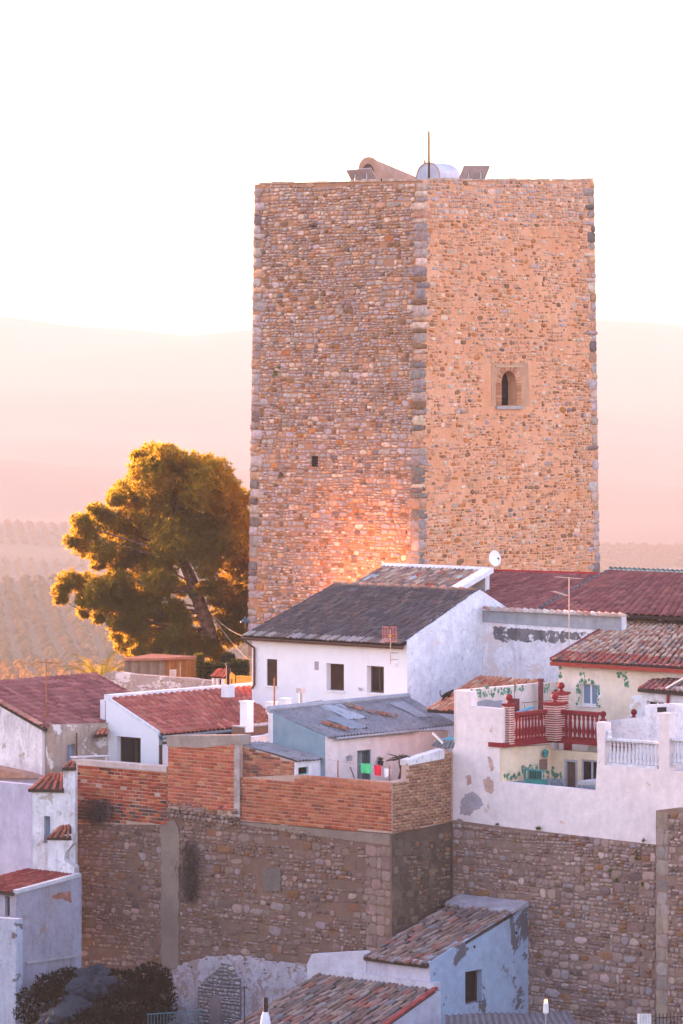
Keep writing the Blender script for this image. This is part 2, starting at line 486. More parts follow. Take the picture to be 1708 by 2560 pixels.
def tile_roof(parent, A, B, C, D, pal, m, tw=.19, ex_len=.34, seed=5, base_m=None, thick=.10, variants=None, jit=.012, name='roof', overlap=1.22, nmax=300, over=.06, palf=None, wid=.62, lift=.0):
    """A low left, B low right, C high right, D high left"""
    rng = np.random.default_rng(seed); variants = variants or TILES
    A, B, C, D = Vector(A), Vector(B), Vector(C), Vector(D)
    nrm = (B-A).cross(D-A).normalized()
    if nrm.z < 0: nrm = -nrm
    mb = MB(); mb.add([A, B, C, D, A-nrm*thick, B-nrm*thick, C-nrm*thick, D-nrm*thick],
                      [(0, 1, 2, 3), (7, 6, 5, 4), (0, 4, 5, 1), (1, 5, 6, 2), (2, 6, 7, 3), (3, 7, 4, 0)])
    roof = mb.build(name, base_m or MATS['roof_bed'], parent)
    wl = ((B-A).length+(C-D).length)/2; sl = ((D-A).length+(C-B).length)/2
    nc = max(2, round(wl/tw)); nr = max(2, round(sl/ex_len))
    pc = Pieces(roof, 'tile', m, 'tiling')
    def bil(s, t): return (A*(1-s)+B*s)*(1-t)+(D*(1-s)+C*s)*t
    for r in range(nr):
        for c in range(nc):
            s = (c+.5)/nc; t = r/nr
            p = bil(s, t); q = bil(s, t+1/nr); pr = bil(min(1, s+.02), t); plf = bil(max(0, s-.02), t)
            y = (q-p); L = y.length; y.normalize(); x = (pr-plf); x = (x-y*x.dot(y)).normalized(); z = x.cross(y)
            p = p-y*(over if r == 0 else 0)+x*rng.normal(0, jit)+y*rng.normal(0, jit*1.5)+z*(lift+.012)
            ang = rng.normal(0, jit*2.0)
            x2 = x*math.cos(ang)+y*math.sin(ang); y2 = -x*math.sin(ang)+y*math.cos(ang)
            wdt = wl/nc*wid
            LL = L*(overlap if r < nr-1 else 1.0)+(over if r == 0 else 0)
            y3 = (y2+z*.02).normalized()
            col = palf(rng, s, t) if palf else pick(rng, pal)
            pc.add(frame(np.array(p), np.array(x2)*wdt, np.array(y3)*LL, np.array(z)*wdt), variants[rng.integers(len(variants))], col, 1.0)
    pc.flush(nmax)
    return roof
def ridge_caps(parent, p, q, n, rad, m, pal, name='ridge_tile', seed=4):
    """half-round ridge tiles laid end to end"""
    rng = np.random.default_rng(seed); p, q = Vector(p), Vector(q)
    y = (q-p).normalized(); x = y.cross(UP).normalized(); z = x.cross(y)
    L = (q-p).length/n; pc = Pieces(parent, name, m, name+'_run')
    for i in range(n):
        c = p+y*L*i
        pc.add(frame(np.array(c), np.array(x)*rad*2, np.array(y)*L*1.06, np.array(z)*rad*2), TILES[i % 8], pick(rng, pal), 1.0)
    pc.flush()
def window(parent, pl, r, m_frame, m_pane, depth=.15, fw=.05, mull=(.5,), sill=None, louvers=0, m_louver=None, rows=()):
    """a window set back in its opening: frame, panes between the bars, sill or louvres"""
    a0, a1, b0, b1 = r; mb = MB()
    fd = (-depth-.05, -depth)
    mb.bx(pl, a0, a1, b0, b0+fw, *fd).bx(pl, a0, a1, b1-fw, b1, *fd).bx(pl, a0, a0+fw, b0+fw, b1-fw, *fd).bx(pl, a1-fw, a1, b0+fw, b1-fw, *fd)
    edges = [a0+fw]
    for k in mull:
        c = a0+(a1-a0)*k; mb.bx(pl, c-fw*.6, c+fw*.6, b0+fw, b1-fw, *fd); edges += [c-fw*.6, c+fw*.6]
    edges.append(a1-fw)
    w = mb.build('window', m_frame, parent)
    rowe = [b0+fw]
    for k in rows: rowe += [b0+(b1-b0)*k]*2
    rowe.append(b1-fw)
    if louvers:
        lv = MB(); hh = (b1-b0-2*fw)/louvers
        for i in range(louvers):
            bb = b0+fw+hh*i
            c = pl.pt((a0+a1)/2, bb+hh/2, -depth-.02)
            lv.box(c, pl.ex*((a1-a0)/2-fw), (pl.n*.018-pl.ez*hh*.42), (pl.n*hh*.42+pl.ez*.018).normalized()*.006)
        lv.bx(pl, a0+fw, a1-fw, b0+fw, b1-fw, -depth-.08, -depth-.06)
        lv.build('louvres', m_louver or m_frame, w)
    else:
        for i in range(0, len(edges), 2):
            for j in range(0, len(rowe), 2):
                MB().bx(pl, edges[i], edges[i+1], rowe[j], rowe[j+1], -depth-.035, -depth-.02).build('pane', m_pane, w)
    if sill is not None:
        MB().bx(pl, a0-.05, a1+.05, b0-.05, b0-.002, -depth, .05).build('sill', sill, w)
    return w
# ------------------------------------------------------------------ palette
WHITE = plaster('lime_white', (.74, .70, .71), (.68, .62, .65), (.34, .30, .32), .30, .6, .28)
WHITE_CLEAN = plaster('fresh_white', (.73, .71, .73), (.68, .66, .69), (.45, .42, .43), .12, .5, .10, bump=.15, mott=.04)
WHITE_OLD = plaster('old_white', (.70, .67, .69), (.60, .54, .55), (.20, .19, .20), .75, .9, .55, peel=(.40, .33, .29), peel_amt=.33)
PINKISH = plaster('pinkish_white', (.74, .64, .62), (.68, .56, .53), (.42, .33, .30), .25, .5, .18, bump=.2)
CREAM = plaster('cream_wash', (.74, .60, .46), (.74, .64, .60), (.40, .30, .24), .3, .5, .15, peel=(.76, .74, .78), peel_amt=.36, peel_scale=.7)
BLUEISH = plaster('blue_wash', (.17, .26, .32), (.24, .31, .35), (.22, .27, .30), .4, .8, .4)
COLDWHITE = plaster('blue_shade_white', (0.396, 0.422, 0.503), (0.343, 0.367, 0.444), (0.132, 0.129, 0.155), .5, .8, .4, peel=(0.132, 0.116, 0.118), peel_amt=.36, peel_scale=1.3)  # white wall darkened and blued: the shade low down is in its colour
BROWNWALL = plaster('earth_wall', (.34, .25, .19), (.42, .32, .26), (.14, .11, .10), .7, 1.2, .5, peel=(.62, .55, .52), peel_amt=.42, peel_scale=1.1)
CEMENT = plaster('grey_cement', (.30, .31, .34), (.36, .36, .38), (.16, .16, .17), .4, 1.0, .4)
STAINED = plaster('stained_white', (.80, .77, .80), (.72, .66, .68), (.30, .28, .31), .75, 1.3, .35, peel=(.66, .55, .54), peel_amt=.40, peel_scale=.9, bump=.7)
DARKSTAIN = plaster('damp_stain', (.20, .18, .19), (.12, .11, .12), (.06, .06, .06), .9, 2.0, .7, peel=(.62, .58, .60), peel_amt=.42, peel_scale=3.0)
flat('roof_bed', (.055, .040, .036), .95)
flat('dark_metal', (.035, .03, .032), .5, .3); flat('brown_metal', (.09, .045, .03), .5, .2)
flat('grey_metal', (.30, .31, .33), .45, .5); flat('rusty', (.28, .11, .05), .8)
flat('red_paint', (.21, .020, .024), .55); flat('blue_grey_metal', (.20, .25, .29), .45, .4)
flat('timber', (.26, .11, .045), .7); flat('timber_grey', (.22, .15, .11), .8)
flat('cloth_green', (.05, .55, .22), .8); flat('cloth_red', (.75, .03, .06), .8); flat('cloth_white', (.75, .75, .78), .85)
flat('ochre', (.72, .36, .06), .85); flat('teal', (.03, .22, .20), .5); flat('dark_green_glaze', (.02, .10, .10), .25)
flat('white_trim', (.72, .70, .72), .8); flat('dark_void', (.012, .011, .012), .9); flat('black_fur', (.008, .008, .008), .6)
flat('panel_back', (.42, .36, .36), .5, .3); flat('solar_cell', (.02, .03, .08), .2); flat('blue_tarp', (.10, .34, .46), .6)
GLASS = glass('window_glass'); GLASS_BLUE = glass('pale_glass', (.16, .22, .30), .15)

# ------------------------------------------------------------------ ground: one sheet from behind the camera to the horizon
import bisect
TAB = [(168, -15), (230, -24), (430, -50), (700, -55), (850, -60.5), (1000, -86), (1250, -88), (1700, -88.5), (1950, -128), (2500, -130), (3200, -114), (3600, -170),
       (4300, -150), (5000, -107), (5500, -165), (6700, -105), (8400, -15), (10000, 132), (10800, 90), (12000, 95), (15000, 80), (26000, 0)]
TX = [t[0] for t in TAB]; TZ = [t[1] for t in TAB]
def far_z(Y):
    if Y <= TX[0]: return TZ[0]
    if Y >= TX[-1]: return TZ[-1]
    i = bisect.bisect_right(TX, Y)-1; t = (Y-TX[i])/(TX[i+1]-TX[i]); t = t*t*(3-2*t)
    return TZ[i]*(1-t)+TZ[i+1]*t
def sstep(a, b, x): t = min(1, max(0, (x-a)/(b-a))); return t*t*(3-2*t)
def ground_z(x, y):
    """height above the eye level's zero, in metres below/above the lens"""
    if y < 118: z = max(-5.0-.165*max(0, y-2), -22.0)
    else: z = -22.0
    q = x*SV.x+y*SV.y
    edge = 97.0+2.9*sstep(2.2, 3.6, x)
    k = sstep(edge, edge+.8, q) if y < 200 else 1
    plat = -13.7
    z = z*(1-k)+plat*k if y < 200 else z
    # rocky bank at the foot of the wall on the left
    bank = sstep(-11.2, -9.5, x)*(1-sstep(-6.2, -5.6, x))*sstep(122, 131, y)*(1-k)
    z += bank*1.6
    m = sstep(164, 230, y)
    if m > 0:
        fz = far_z(y); w = y*.10
        fz += mnoise.noise(Vector((x/(w+60)*1.2, y/900.0, 3.1)))*.006*y*sstep(300, 2000, y)
        fz += mnoise.noise(Vector((x/260.0, y/260.0, 9.7)))*4*sstep(300, 1500, y)
        fz += (mnoise.noise(Vector((x/700.0, 5.5, y/4000.0)))*38+mnoise.noise(Vector((x/190.0, 2.5, y/2500.0)))*9)*sstep(8600, 9900, y)
        fz += -x*.016*sstep(600, 3000, y)*(1-sstep(6000, 8000, y))
        base = z if y < 200 else -13.7
        z = base*(1-m)+fz*m
    return z
ys = list(np.arange(-80, 116, 6.0))+list(np.arange(116, 178, .8)); y = 178.0
while y < 26000: ys.append(y); y *= 1.022
ys = np.array(ys); NXN = 150
V = []; 
for y in ys:
    half = 40+abs(y)*.16 if y > 178 else 34.0 if y > 100 else 60
    half = half if y < 178 else max(34, 34+(y-178)*.20)
    for i in range(NXN):
        s = (i/(NXN-1))*2-1; x = half*s; V.append((x, y, ZC+ground_z(x, y)))
T = []
for j in range(len(ys)-1):
    for i in range(NXN-1):
        a = j*NXN+i; T += [(a, a+1, a+1+NXN), (a, a+1+NXN, a+NXN)]
gm, n, l, b = _nodes('dry_earth'); g = n.new('ShaderNodeNewGeometry').outputs['Position']
f1 = _noise(n, l, g, .012, 8, .6); f2 = _noise(n, l, g, .25, 6, .65)
c = _mix(n, l, _ramp(n, l, f1, .42, .60), (.17, .11, .065), (.13, .095, .05))  # earth darkened to carry the low-sun shadow between the olives
c = _mix(n, l, _ramp(n, l, f2, .40, .62), c, (.095, .075, .04))
sx_ = n.new('ShaderNodeSeparateXYZ'); l.new(g, sx_.inputs[0]); nearf = _math(n, l, 'LESS_THAN', sx_.outputs['Y'], 180.0)
scrub = _mix(n, l, _ramp(n, l, _noise(n, l, g, .8, 7, .65), .4, .62), (.035, .035, .022), (.075, .062, .045))
c = _mix(n, l, nearf, c, scrub)
l.new(c, b.inputs['Base Color']); b.inputs['Roughness'].default_value = 1.0
me = tri_mesh('ground', V, T, gm); GROUND = bpy.data.objects.new('ground', me); link(GROUND); GROUND['kind'] = 'structure'
GROUND['label'] = 'dry olive-growing hills rolling away below the village'

# olive groves on the far slopes: too many to count
def blob(rng, n1=4, n2=7):
    V = [(0, 0, 1.0)]
    for i in range(1, n1):
        ph = math.pi*i/n1*.80
        for k in range(n2):
            a = 2*math.pi*k/n2; r = rng.uniform(.75, 1.2)
            V.append((math.sin(ph)*math.cos(a)*r, math.sin(ph)*math.sin(a)*r, math.cos(ph)*r*.9))
    T = [(0, 1+k, 1+(k+1) % n2) for k in range(n2)]
    for i in range(n1-2):
        for k in range(n2):
            p = 1+i*n2+k; q = 1+i*n2+(k+1) % n2; T += [(p, p+n2, q+n2), (p, q+n2, q)]
    return np.array(V), np.array(T, np.int32)
BL = [blob(np.random.default_rng(i)) for i in range(8)]
rg = np.random.default_rng(5); Vs, Ts = [], []; nv = 0
def leafball(rng, n, s):
    d = rng.normal(size=(n, 3)); d /= np.linalg.norm(d, axis=1)[:, None]; d[:, 2] = np.abs(d[:, 2])*1.2-.35
    c = d*rng.uniform(.55, 1.05, (n, 1)); a = rng.normal(size=(n, 3))*s; b = rng.normal(size=(n, 3))*s
    return np.stack([c, c+a, c+b], 1).reshape(-1, 3), np.arange(3*n, dtype=np.int32).reshape(-1, 3)
LB = [leafball(np.random.default_rng(i+50), 120, .19) for i in range(8)]
LBF = [leafball(np.random.default_rng(i+80), 45, .38) for i in range(8)]
def grove(y0, y1, step, rad, kinds, gap=-.35, solid=True):
    global nv
    yy = y0
    while yy < y1:
        half = yy*.095+20; x = -half
        while x < half:
            xx = x+rg.normal(0, step*.10); y2 = yy+rg.normal(0, step*.10)+x*.45
            x += step
            if mnoise.noise(Vector((xx/170, y2/170, 1.0))) < gap: continue
            u = xx/y2*F+854
            if 640 < u < 1480: continue
            r = rad*rg.uniform(.7, 1.25); c = np.array([xx, y2, ZC+ground_z(xx, y2)+r*.6])
            for bv, bt in ([kinds[rg.integers(8)], BL[rg.integers(8)]] if solid else [kinds[rg.integers(8)]]):
                Vs.append(bv*np.array([r, r, r*.85])*(.90 if len(bv) < 40 else 1)+c); Ts.append(bt+nv); nv += len(bv)
        yy += step
def emit_grove(name, m, label):
    global Vs, Ts, nv
    me = tri_mesh(name, np.concatenate(Vs), np.concatenate(Ts), m, None, False)
    o = bpy.data.objects.new(name, me); link(o); o['kind'] = 'stuff'; tag(o, label, 'olive trees'); Vs, Ts, nv = [], [], 0
grove(540, 900, 3.6, 1.0, LB, -.6)
emit_grove('golden_scrub', leafy('sunset_gold_leaf', (.22, .13, .045), (.30, .17, .055), (.60, .30, .06), .35, .3), 'golden sunlit scrub on the nearest slope behind the brown wall')  # gold of the setting sun is put into the leaf colour
grove(1180, 1780, 6.6, 1.9, LB, -.6); grove(2450, 3260, 8.5, 1.7, LBF, -.2)
OLIVE = leafy('olive_foliage', (.11, .085, .035), (.17, .125, .05), (.34, .20, .06), .25, .3)
emit_grove('olive_grove', OLIVE, 'olive trees in rows over the hazy hillsides behind the tower')

# ------------------------------------------------------------------ the tower
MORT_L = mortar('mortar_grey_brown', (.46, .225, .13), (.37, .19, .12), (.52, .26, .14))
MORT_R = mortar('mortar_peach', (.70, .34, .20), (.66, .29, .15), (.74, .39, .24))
STONE = piece('tower_stone', .92, 7.0, .34, (.12, .075, .06), .50, .9)
Nb = P(1044, 1640, 152.0); Nt = P(1058, 452, 152.2)
Lx = vp(1050, 152, -42); Rx = vp(1050, 152, 48)
YL = Lx.px(626, VH).y; YR = Rx.px(1492, VH).y
Lb = P(620, 1640, YL); Rb = P(1501, 1640, YR); Lb.z = Rb.z = Nb.z
FL = Pl(Lb, Nb-Lb, (Nt-Nb))
FR = Pl(Nb, Rb-Nb, (Nt-Nb))
Lt = FL.px(637, 461); Rt = FR.px(1485, 452)
tower = thing('stone_tower', 'tall square rubble stone tower rising behind the white houses', 'tower', (Nb+Rb)/2+(Lb-Nb)/2)
Bb = Lb+Rb-Nb; Bt = Lt+Rt-Nt; Bt.z = (Lt.z+Rt.z)/2
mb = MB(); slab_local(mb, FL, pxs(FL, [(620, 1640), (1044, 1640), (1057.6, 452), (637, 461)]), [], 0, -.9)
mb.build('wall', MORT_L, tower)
# right wall with the arched window opening
wa0, wa1, wb0, wb1 = rect(FR, 1253, 931, 1290, 1014)
cx = (wa0+wa1)/2; rad = (wa1-wa0)/2; spring = wb1-rad
arch = [(wa0, wb0), (wa1, wb0), (wa1, spring)]+[(cx+rad*math.cos(a), spring+rad*1.15*math.sin(a)) for a in np.linspace(.2, math.pi-.2, 8)]+[(wa0, spring)]
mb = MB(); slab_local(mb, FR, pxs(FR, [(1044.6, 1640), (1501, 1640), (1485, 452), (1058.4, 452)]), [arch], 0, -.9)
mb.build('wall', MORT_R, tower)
mb = MB(); mb.add([Lb, Lt, Bt, Bb, Rb, Rt], [(0, 3, 2, 1), (3, 4, 5, 2)])
mb.build('wall', MORT_L, tower)
ROOF_Z = min(Lt.z, Rt.z, Nt.z)-.75
mb = MB(); k = (ROOF_Z-Nb.z)/(Nt.z-Nb.z)
mb.add([Lb.lerp(Lt, k), Nb.lerp(Nt, k), Rb.lerp(Rt, k), Bb.lerp(Bt, k)], [(0, 1, 2, 3)])
mb.build('roof_deck', flat('deck', (.35, .27, .22)), tower)
# coping along the parapet
def coping(p, q, n_in, w=.5, h=.07):
    d = (q-p).normalized(); c = (p+q)/2+n_in*(w/2-.05)+UP*(h/2+.005)
    return MB().box(c, d*((q-p).length/2+.04), n_in*w/2, UP*h/2)
COP = flat('coping', (.48, .36, .30), .95, var=.3, scale=3, bump=.5)
_cr = random.Random(6)
for (p_, q_, n_) in ((Lt+(Nt-Lt).normalized()*.25, Nt, -FL.n), (Nt+(Rt-Nt).normalized()*.45, Rt-(Rt-Nt).normalized()*.1, -FR.n)):
    L_ = (q_-p_).length; t_ = 0.0; d_ = (q_-p_)/L_
    while t_ < L_-.08:
        w_ = min(_cr.uniform(.18, .62), L_-t_)
        if _cr.random() > .07: coping(p_+d_*(t_+.045), p_+d_*(t_+w_-.045), n_, .5, _cr.uniform(.02, .11)).build('coping_stone', flat('coping_%d' % _cr.randrange(4), [(.50, .34, .26), (.42, .29, .23), (.56, .42, .34), (.38, .27, .24)][_cr.randrange(4)], .95, var=.3, scale=5, bump=.6), tower)
        t_ += w_
GREY = (0.412, 0.298, 0.261); PALE = (0.639, 0.442, 0.342); TAN = (0.536, 0.288, 0.180); BROWN = (0.278, 0.144, 0.081); RUST = (0.494, 0.182, 0.063); LILAC = (0.443, 0.336, 0.324); DARK = (0.196, 0.144, 0.135)
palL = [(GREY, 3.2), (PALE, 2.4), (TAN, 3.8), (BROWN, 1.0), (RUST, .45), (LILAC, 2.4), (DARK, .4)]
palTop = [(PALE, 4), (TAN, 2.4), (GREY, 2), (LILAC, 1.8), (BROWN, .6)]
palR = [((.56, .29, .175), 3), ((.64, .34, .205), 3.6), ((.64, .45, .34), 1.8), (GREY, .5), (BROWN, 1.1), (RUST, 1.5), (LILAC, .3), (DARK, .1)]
HL = FL.loc(637, 461)[1]; HR = FR.loc(1485, 452)[1]
HNL, HNR = FL.loc(1058, 452)[1], FR.loc(1058, 452)[1]
_lt, _nl, _nr, _rt, _wr = FL.loc(637, 461)[0], FL.loc(1058, 452)[0], FR.loc(1058, 452)[0], FR.loc(1485, 452)[0], (Rb-Nb).length
def aL(b): return _lt*b/HL                                   # left edge of the left face
def aN(b): return (Nb-Lb).length+(_nl-(Nb-Lb).length)*b/HL   # corner on the left face
def aM(b): return _nr*b/HR                                   # corner on the right face
def aR(b): return _wr+(_rt-_wr)*b/HR                         # right edge
WL = aN(HL/2); WR = aR(HR/2)
def palfL(rng, a, b):
    if b > HL-1.6: return pick(rng, palTop)
    if rng.random() < .25*max(0, 1-abs(b-HL*.5)/5): return pick(rng, [(GREY, 1), (LILAC, 1)])
    return pick(rng, palL)
def palfR(rng, a, b):
    if b > HR-1.7: return pick(rng, palTop)
    return pick(rng, palR)
def densR(a, b):
    k = .66+.30*mnoise.noise(Vector((a*.5, b*.5, 2.0)))
    if b > HR-1.9: k = .97
    elif b < 5.5: k += .22
    if a > WR-1.3: k += .25
    return k
qL = .52
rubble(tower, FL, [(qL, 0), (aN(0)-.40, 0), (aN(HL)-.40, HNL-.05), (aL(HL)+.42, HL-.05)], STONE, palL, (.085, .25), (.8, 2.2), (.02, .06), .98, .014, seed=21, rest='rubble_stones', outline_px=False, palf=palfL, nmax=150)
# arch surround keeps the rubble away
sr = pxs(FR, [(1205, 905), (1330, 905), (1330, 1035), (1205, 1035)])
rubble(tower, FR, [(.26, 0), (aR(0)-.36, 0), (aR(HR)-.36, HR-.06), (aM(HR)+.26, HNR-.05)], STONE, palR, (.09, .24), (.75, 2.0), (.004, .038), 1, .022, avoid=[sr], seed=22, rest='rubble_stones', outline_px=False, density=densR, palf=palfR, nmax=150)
QST = piece('quoin_stone', .9, 6.0, .34, (.09, .075, .07), .45, .9)
def quoins(pl, side, edge, H_, pal, seed, lo=.34, hi=.66):
    rng = np.random.default_rng(seed); pc = shared(tower, 'quoin', QST, 'quoins'); b = 0.0; i = 0
    ex, n, ez = np.array(pl.ex), np.array(pl.n), np.array(pl.ez)
    while b < H_-.12:
        h = min(rng.uniform(.16, .46), H_-b); w = rng.uniform(lo, hi)*(1.25 if i % 2 else .8); out = rng.uniform(-.02, .025)
        d = .22; c = np.array(pl.pt((edge(b+h/2)-out+w/2) if side < 0 else (edge(b+h/2)+out-w/2), b+h/2, -.185+rng.uniform(-.015, .02)))
        pc.add(frame(c, ex*(w+out-.01), -n*d, ez*(h-.010)), BLOCK[rng.integers(len(BLOCK))], pick(rng, pal), w*h); b += h; i += 1
        if rng.random() < .06: b += .12
palQ = [(LILAC, 3), (GREY, 3), (TAN, 1.2), (DARK, .8)]
quoins(FL, -1, aL, HL-.1, palQ, 31)
palN = [((.31, .235, .22), 3), ((.25, .19, .175), 2.4), (GREY, 1.6), (PALE, .5), (TAN, 1.0), (BROWN, .6)]
def corner(seed):
    rng = np.random.default_rng(seed); pc = shared(tower, 'quoin', QST, 'quoins'); b = 0.0; i = 0
    while b < HL-.14:
        h = min(rng.uniform(.16, .46), HL-b); t = b/HL
        wl, wr = rng.uniform(.28, .66), rng.uniform(.12, .50)
        pal = [(PALE, 1), (GREY, 1), (TAN, .6)] if t > .84 else [(PALE, 1), (TAN, 1)] if rng.random() < .10 else palN
        col = pick(rng, pal)
        c0 = np.array(Nb.lerp(Nt, (b+h/2)/HL)); d = .2
        ex, n = np.array(FL.ex), np.array(FL.n)
        # one block turns the corner: a face on each side
        pc.add(frame(c0-ex*(wl/2-.02)-n*(.188-rng.uniform(0, .02)), ex*wl, -n*d, np.array(FL.ez)*(h-.010)), BLOCK[rng.integers(12)], col, wl*h)
        ex, n = np.array(FR.ex), np.array(FR.n)
        pc.add(frame(c0+ex*(wr/2-.02)-n*(.188-rng.uniform(0, .02)), ex*wr, -n*d, np.array(FR.ez)*(h-.010)), BLOCK[rng.integers(12)], col, wr*h)
        b += h; i += 1
corner(33)
quoins(FR, 1, aR, HR-.1, [(LILAC, 2.5), (GREY, 2.5), (TAN, 2), (PALE, 1.5), (DARK, .6)], 35, .25, .6)
# arched window: plaster panel, brick arch and jambs, sill, dark leaded window with a coloured pane
PANEL = plaster('ochre_render', (.52, .29, .17), (.48, .26, .16), (.30, .18, .12), .3, 1.0, .2)
mb = MB(); slab_local(mb, FR, pxs(FR, [(1228, 906), (1320, 906), (1324, 1016), (1228, 1016)]), [arch], .012, -.02)
win = mb.build('window', PANEL, tower, label='small round-arched window framed in brick')
MB().bx(FR, wa0-.35, wa1+.42, wb1+.20, wb1+.27, -.02, .05).build('lintel_band', flat('band_stone', (.50, .32, .21), .9), win)
BRK = piece('thin_brick', .9, 12, .2)
pc = Pieces(win, 'brick', BRK, 'brickwork'); rng = np.random.default_rng(8); palB = [((.50, .20, .11), 2), ((.56, .27, .15), 2), ((.42, .16, .09), 1)]
exn, nn_, ezn = np.array(FR.ex), np.array(FR.n), np.array(FR.ez)
b = wb0
while b < spring:
    for s in (-1, 1):
        c = np.array(FR.pt(cx+s*(rad+.15), b+.022, 0)); pc.add(frame(c, exn*.29, -nn_*.035, ezn*.034), BRICK[rng.integers(14)], pick(rng, palB), .01)
    b += .046
for a in np.linspace(.05, math.pi-.05, 19):
    dx = exn*math.cos(a)+ezn*1.12*math.sin(a); dx /= np.linalg.norm(dx); dz = np.cross(dx, -nn_)
    c = np.array(FR.pt(cx, spring, 0))+dx*(rad+.16)+ezn*math.sin(a)*rad*.13; pc.add(frame(c, dx*.26, -nn_*.038, dz*.055), BRICK[rng.integers(14)], pick(rng, palB), .012)
pc.flush(120)
MB().bx(FR, wa0-.34, wa1+.36, wb0-.14, wb0-.02, -.02, .10).build('sill', flat('sill_stone', (.34, .30, .30), .9), win)
mb = MB(); slab_local(mb, FR, [(a*1, b*1) for a, b in arch], [], -.40, -.44); mb.build('pane', GLASS, win)
MB().bx(FR, cx-.02, cx+.02, wb0, wb1, -.40, -.37).bx(FR, wa0, wa1, wb0+.30, wb0+.33, -.40, -.37).build('bar', MATS['dark_metal'], win)
MB().bx(FR, cx-.14, cx-.05, wb0+.46, wb0+.56, -.40, -.37).build('red_pane', flat('red_glass', (.5, .05, .03), .3), win)
MB().bx(FR, cx-.05, cx+.01, wb0+.47, wb0+.55, -.40, -.375).build('yellow_pane', flat('yellow_glass', (.7, .35, .05), .3), win)
# grey tuft and putlog holes on the left face
def tuft_mesh(mb, c, r, n, rng, up=.3, w=.010):
    for _ in range(n):
        d = Vector((rng.normal(), rng.normal(), rng.normal()+up)).normalized()*r*rng.uniform(.5, 1.1)
        s = d.cross(Vector((rng.normal(), rng.normal(), rng.normal()))).normalized()*w
        mb.add([Vector(c)-s, Vector(c)+s, Vector(c)+d], [(0, 1, 2)])
rng = np.random.default_rng(4)
WEED = leafy('weed_leaf', (.10, .13, .03), (.16, .15, .05), (.25, .25, .05), .3)
DRYW = leafy('dry_weed', (.14, .11, .09), (.20, .16, .13), (.2, .15, .1), .2)
def weed(pl, u, v, r, m, label, n=160, squash=1.0, thick=.012):
    mb = MB(); c = pl.px(u, v, .05)
    for _ in range(5): tuft_mesh(mb, c+pl.ex*rng.normal(0, r*.4)+pl.ez*rng.normal(0, r*.4*squash), r*.7, n//5, rng, .2, thick)
    o = mb.build('wall_weed', m); tag(o, label, 'plant'); return o
weed(FL, 690, 930, .22, WEED, 'small green weed growing high on the tower wall')
weed(FL, 782, 568, .20, DRYW, 'dark dry tuft near the top of the tower')
weed(FL, 703, 1188, .22, DRYW, 'dry brown tuft below the putlog hole in the tower')
u, v = 789, 1152
MB().bx(FL, *[FL.loc(784, 1160)[0], FL.loc(797, 1160)[0], FL.loc(784, 1166)[1], FL.loc(784, 1140)[1]], -.2, .105).build('putlog_hole', MATS['dark_void'], tower)
# tower top: stair hut, white vaulted lantern, solar panels, mast
def on_roof(u, Y): p = P(u, 440, Y); return Vector((p.x, p.y, ROOF_Z))
BRT = plaster('hut_brick', (.46, .28, .20), (.40, .23, .16), (.25, .16, .12), .5, 1.5, .3)
hut0 = on_roof(899, 158.2); zt = P(925, 394, 157.8).z
hut = thing('stair_hut', 'brick vaulted stair hut with sloping roof on top of the tower', 'hut', hut0)
def hut_sec(c, top, w=.98):
    h = top-c.z; r = w/2
    return [c]+[c+EV*(r-r*math.cos(a))+UP*(h-r+r*math.sin(a)) if h > r else c+EV*(r-r*math.cos(a))+UP*max(.02, h*math.sin(a)) for a in np.linspace(0, math.pi, 9)]+[c+EV*w]
s0 = hut_sec(hut0, zt); s1 = hut_sec(hut0+SV*3.1, P(1040, 449, 160.6).z)
n = len(s0); mb = MB(); mb.add(s0+s1, [(i, i+1, i+1+n, i+n) for i in range(n-1)]+[tuple(range(n))[::-1], tuple(range(n, 2*n))])
mb.build('vault', BRT, hut)
ins = [hut0+EV*.49+(p-hut0-EV*.49)*1.0-SV*.06 for p in s0]
hc = hut0+EV*.49
def scl(p, kx, kz): d = p-hc; return hc+Vector((d.x*kx, d.y*kx, d.z*kz))-SV*.05
big = [scl(p, 1.06, 1.02) for p in s0]; sm = [scl(p, .66, .88) for p in s0]
mb = MB(); mb.add(big+sm+[p+SV*.09 for p in big]+[p+SV*.09 for p in sm], [(i, i+n, i+1+n, i+1) for i in range(n-1)]+[(2*n+i, i, i+1, 2*n+i+1) for i in range(n-1)])
mb.build('arch_ring', BRT, hut)
mb = MB(); mb.add([p-SV*.01 for p in sm], [tuple(range(n))]); mb.build('doorway', flat('hut_door', (.09, .05, .04)), hut)
MB().box(hut0+EV*1.06+SV*.2+UP*1.05, EV*.05, SV*.08, UP*.05).build('lamp', MATS['dark_metal'], hut)
# white lantern vault
v0 = on_roof(1041, 158.4); vt = P(1080, 406, 158).z
van = thing('vaulted_lantern', 'whitewashed barrel vault with rounded end on the tower roof', 'vault', v0)
WV = plaster('flaking_white', (.52, .56, .64), (.46, .50, .58), (.42, .28, .2), .4, 1.6, .3, peel=(.40, .26, .18), peel_amt=.30)
mb = MB(); r = .62; hh = vt-v0.z-r; secs = []
for t, k in ((0, 1), (.9, 1), (1.15, .97), (1.35, .86), (1.48, .66), (1.54, .3)):
    c = v0+SV*t; secs.append([c+EV*r*(1-k)]+[c+EV*(r-r*k*math.cos(a))+UP*((hh+r*math.sin(a))*(.75+.25*k)) for a in np.linspace(0, math.pi, 11)]+[c+EV*(r+r*k)])
n = len(secs[0])
mb.add([p for s in secs for p in s], [(j*n+i, j*n+i+1, (j+1)*n+i+1, (j+1)*n+i) for j in range(len(secs)-1) for i in range(n-1)]+[tuple(range(n))[::-1], tuple((len(secs)-1)*n+i for i in range(n))])
mb.build('vault', WV, van)
